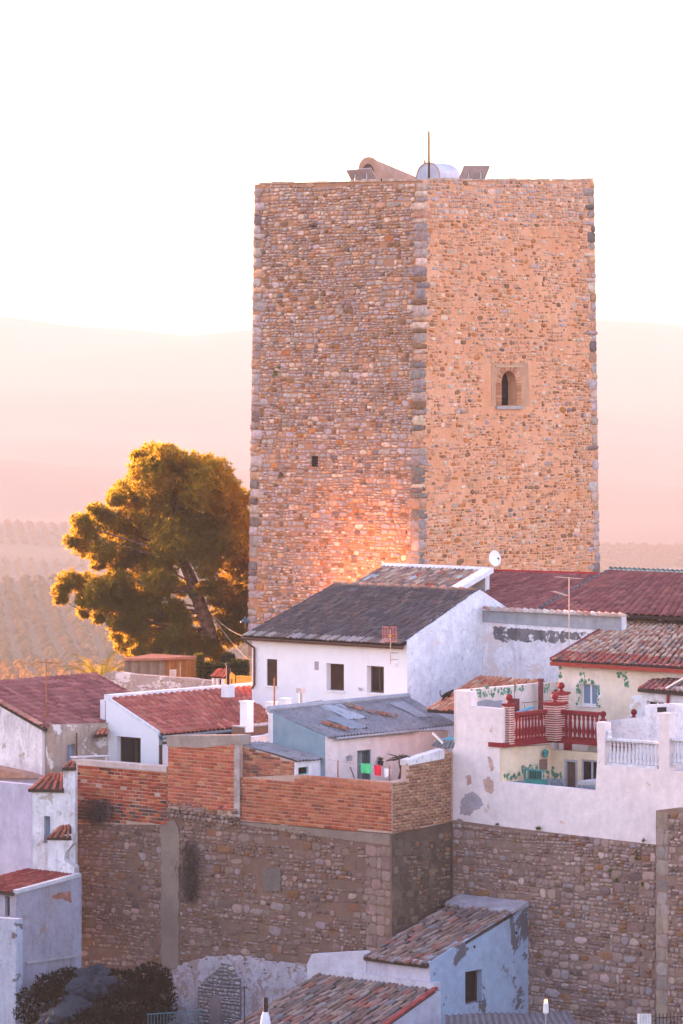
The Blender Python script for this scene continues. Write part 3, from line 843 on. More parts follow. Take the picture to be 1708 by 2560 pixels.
mb = MB(); mb.tube([p-SV*.02 for p in secs[0][1:-1]], .022, 6); mb.build('edge_band', flat('rust_band', (.45, .26, .17), .9), van)
fin = on_roof(1062, 158.4); fin.z = P(1062, 408, 158.2).z
MB().lathe(fin, [(.06, -.1), (.06, 0), (.035, .06), (.045, .1), (.0, .17)], 8).build('finial', MATS['rusty'], van)
mast0 = on_roof(1072.5, 157.6)
mast = thing('lightning_mast', 'thin lightning rod mast standing above the white vault', 'mast', mast0)
MB().tube([mast0, P(1072.5, 328, 157.6)], .042, 6).build('pole', flat('brass_pole', (.06, .030, .014), .8), mast)
MB().tube([P(1072.3, 330, 157.6), P(1071.5, 190, 157.6)], [.020, .011], 5).build('whip', flat('pale_rod', (.14, .10, .06), .8), mast)
MB().tube([P(1070, 337, 157.6), P(1074, 337, 157.6)], .02, 6).tube([P(1070, 341, 157.6), P(1074, 341, 157.6)], .02, 6).build('clamp', MATS['rusty'], mast)
def solar(q, Y, tilt, label):
    """back of a panel seen from below; q = top-left, top-right, bottom-right, bottom-left in the photo"""
    tl, tr = P(*q[0], Y), P(*q[1], Y-.15); bl, br = P(*q[3], Y+tilt), P(*q[2], Y+tilt-.15)
    d = (bl-tl); bl = tl+d*1.25; br = tr+(br-tr)*1.25
    base = Vector(((bl.x+br.x)/2, (bl.y+br.y)/2, ROOF_Z))
    t = thing('solar_panel', label, 'solar panel', base, 'solar panels on the tower')
    nn = (tr-tl).cross(bl-tl).normalized(); nn = nn if nn.y < 0 else -nn
    ex = (tr-tl)/2; ez = (tl-bl)/2; c = (tl+tr+bl+br)/4
    MB().box(c, ex, ez, nn*.02).build('panel', MATS['panel_back'], t)
    MB().box(c-nn*.025, ex*.97, ez*.97, nn*.004).build('cells', MATS['solar_cell'], t)
    for k in (-.45, .45):
        top = c+ex*k+ez*.35+nn*.03; foot = Vector((top.x, top.y-.15, ROOF_Z))
        MB().tube([top, foot], .03, 6).tube([c+ex*k-ez*.6+nn*.03, foot+Vector((0, 0, .3))], .02, 6).build('leg', MATS['grey_metal'], t)
    return t
solar([(866, 424), (929, 418), (940, 450), (880, 450)], 156.2, .35, 'tilted solar panel beside the brick stair hut')
solar([(1160, 414), (1227, 414), (1211, 450), (1146, 450)], 156.2, .35, 'tilted solar panel to the right of the white vault')
# floodlight that washes the foot of the left face in amber
TILE = piece('clay_tile', .85, 10, .22, (.05, .045, .045), .35, .35)
TILE_NEW = piece('new_tile', .7, 8, .12, (.06, .05, .05), .12, .15)
BRICKM = piece('brick_face', .9, 10, .3, (.09, .055, .045), .55, .5)
RUB = piece('wall_stone', .93, 8, .26, (.07, .06, .06), .40)
def gz(x, y): return ZC+ground_z(x, y)
def base_at(p): return Vector((p[0], p[1], gz(p[0], p[1])))
# ================= H: white house with the dark tiled roof
HF = vp(1018, 139, E_ANG); HG = vp(1018, 139, S_ANG)
H = thing('white_house', 'white house with dark tiled roof and three brown windows below the tower', 'house', base_at(HF.O))
w1 = rect(HF, 667, 1647, 693, 1714); w2 = rect(HF, 816, 1658, 860, 1725); w3 = rect(HF, 917, 1664, 960, 1731)
wall('wall', HF, [(630, 2000), (1018, 2020), (1018, 1606), (630, 1588)], WHITE_CLEAN, H, [w1, w2, w3], 0, -.32)
wall('gable_wall', HG, [(1018, 2020), (1330, 1900), (1330, 1560), (1200, 1474), (1018, 1602)], plaster('gable_lime', (.80, .79, .84), (.72, .70, .76), (.34, .33, .38), .95, 1.6, .28, peel=(.70, .60, .60), peel_amt=.30, peel_scale=.7, bump=.9), H, (), .004, -.3, .008, label='flaking whitewashed gable wall')
window(H, HF, w1, MATS['brown_metal'], GLASS, .04, .045, (), MATS['white_trim'], 16, MATS['brown_metal'])
window(H, HF, w2, MATS['brown_metal'], GLASS, .24, .045, (), MATS['white_trim'], 16, MATS['brown_metal'])
window(H, HF, w3, MATS['brown_metal'], GLASS, .24, .07, (.5,), MATS['white_trim'])
ez_ = HF.loc(1018, 1604)[1]
# ridge and eaves from the gable plane
ridR = HG.px(1197, 1478); eavR = HG.px(1012, 1606); eavR = Vector((HF.O.x, HF.O.y, HG.loc(1018, 1603)[1]))
def along(p, d, u):                      # walk from p along a horizontal direction to a photo column
    k = (u-854)/F; t = (k*p.y-p.x)/(d.x-k*d.y); return p+d*t
ridL = along(ridR, -EV, 842); eavL = along(eavR, -EV, 628)
dn = (eavR-ridR).normalized()
A = eavL+dn*.28-EV*.12; B = eavR+dn*.28-EV*.02; C = ridR-EV*.02; D = ridL-EV*.12
palH = [((.095, .078, .082), 4), ((.115, .088, .088), 3), ((.078, .066, .072), 3), ((.16, .10, .085), .7), ((.15, .12, .12), .5)]
HR_ = tile_roof(H, A, B, C, D, palH, TILE, .165, .33, 51, base_m=flat('shaded_bed', (.022, .018, .018)), palf=lambda rng, s, t: pick(rng, [((.30, .26, .25), 1), ((.16, .12, .11), 1)]) if t < .05 else pick(rng, palH))  # bed near black: shade of the tile channels put into its colour
ridge_caps(HR_, D-UP*.02, C-UP*.02, 16, .10, TILE, [((.24, .14, .11), 2), ((.18, .12, .10), 2)])
# back slope
C2 = C+SV*2.6-UP*1.0; D2 = D+SV*2.2-UP*.85
obj('roof_slope', [D+UP*.0, C, C2, D2], [(0, 1, 2, 3)], MATS['roof_bed'], H)
wall('wall', Pl(HF.O-EV*9.3+SV*.2, -SV*-1, UP), [(0, 0)]*0 or [(640, 1990), (860, 1980), (850, 1475), (640, 1590)], WHITE, H, (), 0, -.2) if False else None
MB().box((D2+C2)/2-UP*3+SV*.1, (C2-D2)/2, SV*.1, UP*3).build('wall', WHITE, H)
sl = MB(); bL = HF.pt(*HF.loc(631, 1588)); 
sl.add([bL-UP*5, bL+UP*-.05, D-UP*.15+EV*.25, D2+EV*.25-UP*.1, D2+EV*.25-UP*6], [(0, 4, 3, 2, 1)]); sl.build('wall', WHITE_CLEAN, H)
gut = MB(); gut.tube([A-dn*-.02-UP*.10-EV*.1, B-UP*.10+dn*.02+EV*.05], .055, 8).build('gutter', MATS['brown_metal'], H)
dp = HF.px(633, 1600, .05)
MB().tube([A-UP*.1, A-UP*.22+EV*.1, HF.px(636, 1620, .07), HF.px(636, 1712, .07), HF.px(630, 1722, .12)], .045, 8).build('downpipe', MATS['brown_metal'], H)
r = rect(HF, 787, 1653, 797, 1675); MB().bx(HF, *r, -.05, .012).build('vent', flat('vent_tile', (.46, .38, .40), .8), H)
for k in range(5):
    a0, a1, b0, b1 = r; MB().bx(HF, a0+.01, a1-.01, b0+.03+k*.055, b0+.055+k*.055, .012, .018).build('vent_slot', flat('vent_dark', (.22, .19, .2)), H)
MB().lathe(HF.px(890, 1612, .06)-UP*.06, [(.03, 0), (.06, .03), (.06, .1), (.02, .13)], 10).build('wall_lamp', MATS['dark_metal'], H)
MB().tube([HF.px(899, 1722, -.01), HF.px(899, 1722, .12)], .05, 10).build('vent_pipe', MATS['grey_metal'], H)

# ================= R2: old mixed tile roof between the dark roof and the tower
T2 = P(966, 1416, 149.4); T2r = along(T2, EV, 1212)
lo2 = -SV*3.4-UP*1.15
R2 = thing('old_tiled_house', 'low house with patchy old clay tiles and a whitewashed ridge under the tower', 'house', base_at(T2r))
palOld = [((.34, .18, .13), 3), ((.40, .26, .19), 3), ((.26, .17, .15), 3), ((.20, .14, .13), 2), ((.46, .33, .25), 1.6), ((.42, .10, .07), .8), ((.40, .42, .46), .5)]
rf = tile_roof(R2, T2+lo2-EV*.1, T2r+lo2, T2r, T2-EV*.1, palOld, TILE, .20, .34, 52, jit=.02)
WT = MATS['white_trim']
RIDGE_WHITE = plaster('ridge_white', (.74, .72, .75), (.66, .63, .66), (.36, .33, .34), .5, 2.0, .3)
MB().tube([T2-EV*.15+UP*.02, T2r+EV*.1+UP*.02], .11, 8).build('ridge_mortar', RIDGE_WHITE, rf)
vg = MB(); vg.box((T2r+T2r+lo2)/2+EV*.18+UP*.02, EV*.24, lo2/2, UP*.09); vg.build('verge', RIDGE_WHITE, rf)
MB().box((T2+T2r)/2+SV*.15-UP*2.5, (T2r-T2)/2, SV*.12, UP*2.45).build('wall', WHITE, R2)
MB().box((T2r+T2r+lo2)/2-UP*3+EV*.1, EV*.1, SV*1.6, UP*2.4).build('wall', WHITE, R2)

# ================= R3 / R4: maroon tiled roofs right of the tower foot
palMar = [((0.220, 0.073, 0.069), 4), ((0.264, 0.095, 0.083), 3), ((0.187, 0.062, 0.060), 2)]
r4 = P(1526, 1431, 146); r4r = along(r4, EV, 1790)
d4 = -SV*5.9-UP*1.28
def px_fix(top, vec, u_t, v_t): return top+vec
R4 = thing('maroon_roof_house', 'house with broad maroon tiled roof edged in dark green glazed tiles', 'house', base_at(r4r+d4*.5))
A4 = P(1352, 1527, (r4+d4).y); B4 = along(A4, EV, 1760)
tile_n = tile_roof(R4, A4, B4, r4r, r4, palMar, TILE_NEW, .26, .36, 53, variants=FLATTILES, jit=.003, wid=1.0)
GLZ = piece('green_glaze', .25, 6, .2, bump=.1, spec=.5); palG = [((.02, .09, .10), 2), ((.03, .12, .11), 1), ((.02, .05, .07), 1)]
ridge_caps(tile_n, r4+UP*.05, r4r+UP*.05, 22, .11, GLZ, palG)
MB().tube([r4-UP*.03-SV*.10, r4r-UP*.03-SV*.10], .075, 6).build('ridge_mortar', RIDGE_WHITE, tile_n)
ridge_caps(tile_n, A4+UP*.04-EV*.05, r4+UP*.04-EV*.05, 16, .08, GLZ, palG, seed=9)
mid = (A4+r4)/2; MB().box(mid-EV*.02+UP*.02, EV*.12, (r4-A4)/2, UP*.06).build('verge', MATS['red_paint'], tile_n)
MB().box((A4+r4)/2-UP*3.0+EV*.3, EV*.1, (r4-A4)/2*.96, UP*2.6).build('wall', WHITE, R4)
MB().box((r4+r4r)/2-UP*2.6+SV*.1, (r4r-r4)/2, SV*.1, UP*2.4).build('wall', WHITE, R4)
r3 = along(r4, -EV, 1205)-UP*.22; r3r = along(r4, -EV, 1508)-UP*.17
R3 = thing('red_ridge_house', 'house with maroon tile roof below a bright red painted ridge at the tower foot', 'house', base_at(r3))
b3 = A4-r4
A3 = r3+b3*1.0-EV*.4; B3 = r3r+b3*1.02
tr3 = tile_roof(R3, A3, B3, r3r, r3-EV*.3, palMar, TILE_NEW, .26, .36, 54, variants=FLATTILES, jit=.003, wid=1.0)
RED = flat('bright_red', (.42, .03, .035), .6, var=.2, scale=6)
MB().box((r3+r3r)/2+UP*.06-SV*.03, (r3r-r3)/2, SV*.09, UP*.10).build('ridge_band', RED, tr3)
MB().box((r3+r3r)/2-UP*2.6+SV*.12, (r3r-r3)/2, SV*.1, UP*2.4).build('wall', WHITE, R3)
# second green-edged roof at the frame edge
hp = P(1646, 1546, 138.6); hq = P(1775, 1468, 142.5)
R5 = thing('grey_tiled_roof_house', 'house corner with grey tiles and green glazed hip at the right frame edge', 'house', base_at(hp+EV*2))
rr = tile_roof(R5, hp-UP*.1+EV*.12, hp+EV*5.0-UP*.1, hq+EV*4, hq-UP*.05+EV*.12, [((.26, .20, .17), 2), ((.18, .15, .14), 2), ((.36, .26, .2), 1)], TILE, .2, .34, 55)
ridge_caps(rr, hp+UP*.02, hq+UP*.02, 14, .085, GLZ, palG)
MB().box((hp+hq)/2+EV*.10-UP*.02, EV*.09, (hq-hp)/2, UP*.05).build('hip_mortar', RIDGE_WHITE, rr)
MB().box((hp+hp+EV*5)/2-UP*2.4+SV*.1, EV*2.5, SV*.1, UP*2.2).build('wall', WHITE, R5)

# ================= W2: wall with the grey cement band
w2p = HG.px(1207, 1525); W2 = Pl((w2p.x, w2p.y, 0), EV, UP)
GW = thing('stained_boundary_wall', 'old white wall with grey cement band and black damp stain behind the gable', 'wall', base_at(W2.px(1400, 1600)))
wall('wall', W2, [(1206, 1800), (1553, 1800), (1553, 1541), (1206, 1525)], STAINED, GW, (), 0, -.3, .012)
wall('cement_band', W2, [(1208, 1555), (1553, 1578), (1553, 1543), (1208, 1526)], CEMENT, GW, (), .03, -.02)
wall('damp_stain', W2, rough([(1232, 1566), (1300, 1572), (1380, 1577), (1470, 1582), (1478, 1603), (1430, 1597), (1400, 1612), (1372, 1606), (1345, 1600), (1320, 1606), (1290, 1600), (1262, 1606), (1236, 1596)], 3, 5), DARKSTAIN, GW, (), .008, -.02)
pc = Pieces(GW, 'tile', TILE, 'tiling'); rng = np.random.default_rng(77)
a0 = W2.loc(1208, 1525)[0]; a1 = W2.loc(1555, 1540)[0]; a = a0; bz = W2.loc(1208, 1523)[1]
while a < a1:
    pc.add(frame(np.array(W2.pt(a+.16, bz-.02, .12)), np.array(-EV)*.20*0+np.array(SV)*.22, np.array(EV)*.34, np.array(UP)*.20), TILES[rng.integers(8)], pick(rng, [((.44, .30, .25), 2), ((.40, .20, .15), 1), ((.5, .42, .38), 1)]), 1); a += .30
pc.flush()

# ================= K: cream house with painted ivy
KF = vp(1397, 134.6, E_ANG); KG = vp(1397, 134.6, S_ANG)
K = thing('cream_house', 'cream house with painted ivy and a hipped clay tile roof', 'house', base_at(KF.O))
kw = rect(KF, 1450, 1708, 1493, 1762)
wall('wall', KF, [(1397, 1960), (1800, 1990), (1800, 1668), (1397, 1648)], CREAM, K, [kw], 0, -.3)
window(K, KF, kw, MATS['white_trim'], GLASS_BLUE, .14, .05, (.5,), MATS['white_trim'])
kA = KF.px(1391, 1648); kB = along(kA, EV, 1800); kD = P(1553, 1547, 140.6); kC = along(kD, EV, 1830)
kA = kA-SV*.25-UP*.03; kB = kB-SV*.25-UP*.03
palK = [((.42, .25, .18), 3), ((.48, .33, .25), 3), ((.36, .17, .12), 2), ((.46, .34, .265), 1.0), ((.32, .12, .085), .9), ((.25, .18, .16), 1)]
def palfK(rng, s, t):
    if t < .14: return pick(rng, [((.34, .09, .07), 3), ((.40, .17, .11), 1), ((.2, .12, .12), .6)])
    return pick(rng, palK)
kr = tile_roof(K, kA, kB, kC, kD, palK, TILE, .21, .33, 56, palf=palfK, jit=.018)
DRED = flat('oxblood', (.16, .035, .04), .6)
MB().tube([kA+UP*.05, kD+UP*.05], .075, 8).build('hip_cap', DRED, kr)
MB().tube([kD+UP*.05-EV*.1, kC+UP*.05], .085, 8).build('ridge_cap', DRED, kr)
MB().lathe(kD+UP*.0, [(.09, 0), (.11, .1), (.08, .2), (.0, .24)], 8).build('ridge_knob', DRED, kr)
MB().box((kA+kB)/2-UP*.10-SV*.04, (kB-kA)/2, SV*.06, UP*.065).build('gutter', flat('red_gutter', (.30, .05, .035), .5), K)
MB().box((kA+kD)/2-UP*2+SV*.6+EV*.6, EV*.1, SV*2.4, UP*1.4).build('wall', CREAM, K)
LEAF = flat('ivy_paint', (.13, .29, .20), .8, var=.35, scale=9)
def ivy(parent, pl, spots, seed, label=None):
    rng = np.random.default_rng(seed); mb = MB()
    for (u, v, su, sv, n) in spots:
        for _ in range(n):
            a, b = pl.loc(u+rng.uniform(-su, su), v+rng.uniform(-sv, sv)); s = rng.uniform(.04, .085); t = rng.uniform(-.6, .6)
            pts = []
            for k, r in enumerate((1, .62, .85, .6, .95, .6, .85, .62)):
                an = t-math.pi/2+k*math.pi/4; pts.append((a+s*r*math.cos(an), b+s*r*math.sin(an)))
            slab_local(mb, pl, pts, [], .005, .001)
    return mb.build('painted_ivy', LEAF, parent)
ivy(K, KF, [(1510, 1664, 55, 4, 34), (1590, 1669, 22, 3, 8), (1402, 1670, 4, 22, 14), (1446, 1730, 4, 34, 16), (1496, 1740, 3, 28, 12), (1472, 1703, 20, 4, 12), (1555, 1688, 12, 8, 10), (1567, 1708, 5, 14, 9), (1458, 1690, 6, 8, 4)], 5)
# white lean-to at the frame edge (K2)
K2F = vp(1606, 130.6, E_ANG)
K2 = thing('small_lean_to', 'small whitewashed annex with short red tile roof at the right edge', 'annex', base_at(K2F.O))
k2w = rect(K2F, 1617, 1752, 1660, 1780)
wall('wall', K2F, [(1604, 1990), (1790, 2000), (1790, 1712), (1604, 1722)], WHITE_OLD, K2, [k2w], 0, -.25)
window(K2, K2F, k2w, MATS['white_trim'], GLASS, .12, .04, (.5,))
a = K2F.px(1594, 1722, .15); b_ = K2F.px(1790, 1740, .15); 
tile_roof(K2, a, b_, P(1820, 1640, 133.5), P(1660, 1684, 133.3), [((.34, .09, .08), 3), ((.40, .18, .13), 2), ((.28, .10, .1), 1)], TILE, .19, .32, 57)
MB().tube([K2F.px(1667, 1722, .12), K2F.px(1712, 1696, .12)], .06, 8).build('pipe', MATS['grey_metal'], K2)
MB().tube([K2F.px(1670, 1726, .08), K2F.px(1670, 1790, .08)], .05, 8).build('downpipe', MATS['red_paint'], K2)

# ================= V: ivy-painted wall and its tiled lean-to roof
VW = vp(1150, 130.9, S_ANG)
VV = thing('ivy_painted_wall', 'cream terrace wall painted with ivy under a short clay tile roof', 'wall', base_at(VW.px(1300, 1800)))
CREAM2 = plaster('cream_ivy', (.68, .58, .54), (.66, .54, .46), (.36, .30, .28), .5, .8, .3)
wall('wall', VW, [(1150, 1960), (1420, 1930), (1420, 1702), (1150, 1726)], CREAM2, VV, (), 0, -.25)
wall('grey_skirt', VW, [(1178, 1766), (1254, 1772), (1256, 1750), (1236, 1752), (1215, 1748), (1190, 1756), (1178, 1752)], CEMENT, VV, (), .006, -.01)
ivy(VV, VW, [(1190, 1732, 12, 10, 20), (1222, 1728, 16, 12, 22), (1262, 1728, 18, 9, 22), (1300, 1720, 14, 8, 12), (1366, 1720, 10, 10, 12)], 6)
p1 = VW.px(1148, 1728); p3 = VW.px(1425, 1702)
q4 = P(1196, 1692, 136.6); q3 = along(q4, EV, 1425); dv_ = -SV*2.7-UP*.95
palV = [((.42, .17, .10), 3), ((.46, .23, .14), 3), ((.36, .12, .08), 2), ((.5, .32, .22), 1)]
def on_v(u, dist): p = VW.pt(VW.loc(u, 1720)[0], 0, -.28); p.z = q4.z-.95/2.7*dist; return p
def sdist(u): p = VW.pt(VW.loc(u, 1720)[0], 0, -.28); return (q4-p).dot(SV)
uB = min(range(1160, 1400, 2), key=lambda u: abs(sdist(u)-2.7)); uC = min(range(1160, 1440, 2), key=lambda u: abs(sdist(u)))
rv = tile_roof(VV, q4+dv_, on_v(uB, 2.7), on_v(uC, 0), q4, palV, TILE, .20, .34, 58, jit=.02)
PC = MB()
PC.tube([VW.px(1352, 1800, .3), VW.px(1352, 1702, .3)], .085, 10).lathe(VW.px(1352, 1702, .3), [(.085, 0), (.11, .02), (.11, .07), (.0, .08)], 10)
ch = PC.build('red_flue'.replace('red_', ''), DRED); tag(ch, 'dark red flue pipe standing against the ivy wall', 'flue')
rolls = thing('rolled_mats', 'black rolled mats leaning where the ivy wall meets the cream house', 'rolls', VW.px(1398, 1800, .25))
for k, (u, t) in enumerate(((1389, 0), (1396, .04), (1403, .02), (1410, .06))): MB().tube([VW.px(u+6, 1795, .22), VW.px(u, 1724+t*60, .08)], .045, 8).build('roll', MATS['dark_metal'], rolls)
bn = thing('gas_cabinet', 'dark red upright cabinet on the terrace beside the balustrade', 'cabinet', VW.px(1287, 1800, .8))
MB().box(VW.px(1287, 1772, .8), VW.ex*.13, VW.n*.1, UP*.33).build('body', DRED, bn); MB().box(VW.px(1287, 1750, .8), VW.ex*.10, VW.n*.08, UP*.03).build('cap', DRED, bn)
MB().tube([VW.px(1286, 1752, .8), VW.px(1286, 1695, .8)], .012, 5).build('rod', MATS['rusty'], bn)
hr = thing('washing_rail', 'rusty horizontal pipe rail with hook across the terrace', 'rail', VW.px(1310, 1790, .4))
MB().tube([VW.px(1306, 1757, .4), VW.px(1382, 1751, .4)], .014, 5).build('rail', MATS['rusty'], hr); MB().tube([VW.px(1311, 1757, .4), VW.px(1312, 1790, .4)], .012, 5).build('post', MATS['blue_grey_metal'], hr)
tb = MB().tube([VW.px(1284, 1786, 1.1), VW.px(1332, 1768, 1.1)], .05, 8).build('rolled_tarpaulin', MATS['blue_tarp']); tag(tb, 'rolled blue tarpaulin lying over the red balustrade', 'tarpaulin')
# ================= the old town wall: corner at column 980
CW = vp(980, 127, E_ANG); DW = vp(980, 127, S_ANG)
dEnd = DW.col(1130); RW = Pl(dEnd, EV, UP)
BED = mortar('wall_mortar', (0.178, 0.108, 0.080), (0.154, 0.094, 0.074), (0.214, 0.122, 0.085))
BED_D = mortar('shaded_side_mortar', (.14, .092, .066), (.085, .060, .047), (.20, .135, .092), .9)  # shade of the right-facing side put into the mortar colour
BEDB = mortar('brick_mortar', (0.468, 0.307, 0.244), (0.410, 0.264, 0.210), (0.508, 0.368, 0.311))
STW = [((0.214, 0.136, 0.114), 3), ((0.260, 0.169, 0.139), 2.4), ((0.178, 0.113, 0.093), 2), ((0.308, 0.211, 0.182), 1.3), ((0.201, 0.094, 0.050), .9), ((0.249, 0.187, 0.182), 1.2), ((0.119, 0.080, 0.072), .6)]
town = thing('town_wall', 'weathered rubble town wall below the brick parapets', 'wall', base_at(CW.px(700, 2400)))
wall('core', CW, [(187, 2700), (980, 2760), (980, 2080), (600, 2040), (420, 2020), (186, 2055), (178, 2095), (163, 2140), (187, 2165), (200, 2190)], BED, town, (), 0, -.8)
wall('core', DW, [(980, 2760), (1130, 2640), (1130, 2050), (980, 2082)], BED_D, town, (), .004, -.8, .008)
rubble(town, CW, [(190, 2410), (400, 2420), (404, 2062), (186, 2062), (180, 2095), (168, 2140), (190, 2165), (202, 2190)], RUB, STW, (.08, .30), (.8, 1.9), (.010, .045), .82, .02, seed=41, nmax=90, rest='rubble_stones')
BLs = [pxs(CW, q) for q in ([(640, 2150), (705, 2160), (705, 2240), (640, 2235)], [(800, 2070), (975, 2085), (975, 2125), (800, 2105)])]
def densC(a, b):
    if any(inside(q, a, b) for q in BLs): return .05
    return .74+.35*mnoise.noise(Vector((a*.45, b*.6, 7.0)))
rubble(town, CW, [(452, 2420), (925, 2470), (925, 2085), (600, 2052), (452, 2030)], RUB, STW, (.08, .32), (.8, 2.0), (.010, .05), 1, .02, seed=42, nmax=120, rest='rubble_stones', density=densC)
palAsh = [((0.243, 0.157, 0.132), 3), ((0.269, 0.178, 0.148), 2), ((0.215, 0.140, 0.116), 2)]
ASH = piece('ashlar', .93, 5, .22, (.10, .08, .075), .35)
rubble(town, CW, [(915, 2440), (977, 2450), (977, 2098), (915, 2088)], ASH, palAsh, (.30, .36), (1.0, 1.9), (.010, .022), 1, .012, seed=43, variants=BLOCK, split=0, nmax=60, name='ashlar_block', rest='ashlar_blocks')
rubble(town, DW, [(983, 2440), (1090, 2400), (1090, 2100), (983, 2110)], ASH, [((.13, .092, .07), 2), ((.10, .072, .056), 2), ((.18, .125, .09), 1)], (.26, .36), (.9, 1.7), (.012, .03), .85, .012, seed=44, variants=BLOCK, split=0, nmax=60, name='ashlar_block', rest='ashlar_blocks')  # blocks on this side darkened with the same painted shade
rubble(town, DW, [(1090, 2400), (1126, 2390), (1126, 2066), (1090, 2090), (990, 2112), (990, 2088)], RUB, [((.16, .11, .08), 2), ((.22, .16, .12), 1.5), ((.10, .075, .06), 1.5), ((.24, .12, .06), .6)], (.09, .24), (.8, 1.9), (.01, .045), .75, .02, seed=49, rest='rubble_stones')
wall('pilaster', CW, rough([(404, 2640), (452, 2650), (447, 2300), (452, 2090), (440, 2050), (404, 2056)], 2.5, 9), mortar('pilaster_render', (.205, .16, .135), (.165, .13, .11), (.24, .185, .15), 1.0), town, (), .03, -.05)
wall('cement_patch', CW, rough([(660, 2170), (705, 2172), (706, 2230), (660, 2226)], 3, 6), mortar('patch_render', (.15, .125, .11), (.125, .10, .09), (.17, .14, .12)), town, (), .06, -.02)
wall('render_strip', CW, [(560, 2052), (976, 2086), (976, 2112), (900, 2104), (760, 2086), (640, 2066)], mortar('strip_render', (.22, .165, .135), (.18, .135, .115), (.27, .20, .16), 1.0), town, (), .03, -.03)
pts = [(425, 2560), (425, 2440), (447, 2415), (480, 2400), (520, 2392), (560, 2388), (625, 2390), (680, 2403), (740, 2408), (775, 2408), (770, 2560)]
WW = plaster('patchy_whitewash', (0.448, 0.416, 0.476), (0.368, 0.320, 0.348), (0.160, 0.136, 0.145), .9, 1.6, .4, peel=(0.264, 0.208, 0.196), peel_amt=.45, peel_scale=2.6, bump=1.0)
wall('whitewash', CW, rough(pts, 3, 8), WW, town, (), .045, -.05, label='patchy whitewash at the foot of the wall')
nz = pxs(CW, [(500, 2560), (500, 2470), (520, 2445), (545, 2428), (563, 2408), (580, 2412), (592, 2430), (606, 2455), (606, 2560)])
NB_ = mortar('niche_bed', (.16, .14, .14), (.12, .11, .115), (.20, .17, .16))
mb = MB(); slab_local(mb, CW, nz, [], .09, -.02); niche = mb.build('niche_surround', NB_, town)
rubble(niche, CW, nz, RUB, [((.30, .27, .28), 2), ((.38, .34, .34), 1.5), ((.22, .2, .21), 1.5)], (.09, .17), (.9, 1.9), (.10, .14), 1, .015, seed=45, nmax=60, rest='rubble_stones', outline_px=False)
ar = [(533, 2560), (533, 2500), (538, 2490), (547, 2486), (556, 2490), (560, 2500), (560, 2560)]
mb = MB(); slab_local(mb, CW, pxs(CW, ar), [], .16, .0); mb.build('arched_door', flat('old_door', (.20, .16, .16), .9), town)
# right-hand curtain wall and its pier
cur = thing('curtain_wall', 'rubble stone curtain wall under the pink-white terrace', 'wall', base_at(RW.px(1400, 2500)))
BEDR = mortar('curtain_mortar', (0.250, 0.158, 0.126), (0.228, 0.142, 0.111), (0.292, 0.176, 0.132))
wall('core', RW, [(1131, 2740), (1830, 2810), (1830, 2080), (1640, 2112), (1400, 2084), (1250, 2066), (1131, 2050)], BEDR, cur, (), 0, -.8)
STR = [((0.305, 0.198, 0.164), 3), ((0.361, 0.244, 0.211), 2.6), ((0.250, 0.158, 0.132), 2), ((0.416, 0.295, 0.264), 1), ((0.305, 0.239, 0.238), 1.3), ((0.250, 0.113, 0.058), .9), ((0.153, 0.102, 0.095), .6)]
rubble(cur, RW, [(1133, 2700), (1640, 2740), (1640, 2110), (1400, 2086), (1250, 2068), (1133, 2052)], RUB, STR, (.08, .32), (.75, 1.9), (.015, .06), .90, .016, seed=46, nmax=260, rest='rubble_stones')
PF = RW.shift(.55)
pier = thing('stone_pier', 'stone buttress with smooth pale corner at the right edge', 'buttress', base_at(PF.px(1690, 2500)))
wall('core', PF, [(1640, 2800), (1830, 2820), (1830, 2032), (1672, 2022), (1640, 2026)], BEDR, pier, (), 0, -1.3)
rubble(pier, PF, [(1672, 2780), (1790, 2800), (1790, 2032), (1672, 2034)], RUB, STR, (.12, .28), (.8, 1.7), (.02, .07), .9, .016, seed=47, nmax=200, rest='rubble_stones')
rubble(pier, PF, [(1641, 2780), (1671, 2790), (1671, 2032), (1641, 2032)], ASH, [((.30, .23, .20), 3), ((.27, .20, .17), 2), ((.33, .25, .18), 1)], (.42, .55), (.9, 1.2), (.008, .018), 1, .01, seed=48, variants=BLOCK, split=0, nmax=40, name='ashlar_block', rest='ashlar_blocks')
for (u, v, r, t) in ((1243, 2062, .09, 'dark little tuft under the left end of the terrace wall'), (1345, 2072, .14, 'grassy tuft on top of the curtain wall'), (1588, 2140, .13, 'green clump of leaves high on the curtain wall'),
                     (1527, 2178, .13, 'green clump in the middle of the curtain wall'), (1540, 2203, .11, 'low green clump in the curtain wall joint'), (1606, 2211, .11, 'green clump near the stone buttress'), (1610, 2103, .08, 'tiny tuft at the wall top beside the buttress')):
    weed(RW, u, v, r, WEED, t, 150)
weed(CW, 755, 2085, .16, DRYW, 'dark dry tuft on the ledge of the town wall')
# hanging dry bushes
def hanging(pl, u0, v0, u1, v1, label, n, m):
    rng = np.random.default_rng(int(u0)); mb = MB()
    for _ in range(n):
        a = rng.uniform(u0, u1); t = rng.random()**.8; v = v0+(v1-v0)*t
        c = pl.px((u0+u1)/2+rng.normal(0, (u1-u0)*.26)*(1.25-1.3*abs(t-.45)), v+rng.normal(0, (v1-v0)*.06), .06+rng.uniform(0, .18))
        d = Vector((rng.normal(0, .10), rng.normal(-.05, .05), -rng.uniform(.12, .35)))
        s = Vector((rng.normal(), rng.normal(), 0)).normalized()*.008
        mb.add([c-s, c+s, c+d], [(0, 1, 2)])
    o = mb.build('dry_bush', m); tag(o, label, 'bush'); return o
DRYD = leafy('dark_dry', (.05, .042, .04), (.075, .06, .055), (.06, .05, .04), .1)
hanging(CW, 200, 1995, 285, 2050, 'dry bush hanging from the weathered brick parapet', 900, DRYD)
hanging(CW, 448, 2100, 500, 2240, 'dark dry bush hanging down the town wall beside the pilaster', 1300, DRYD)
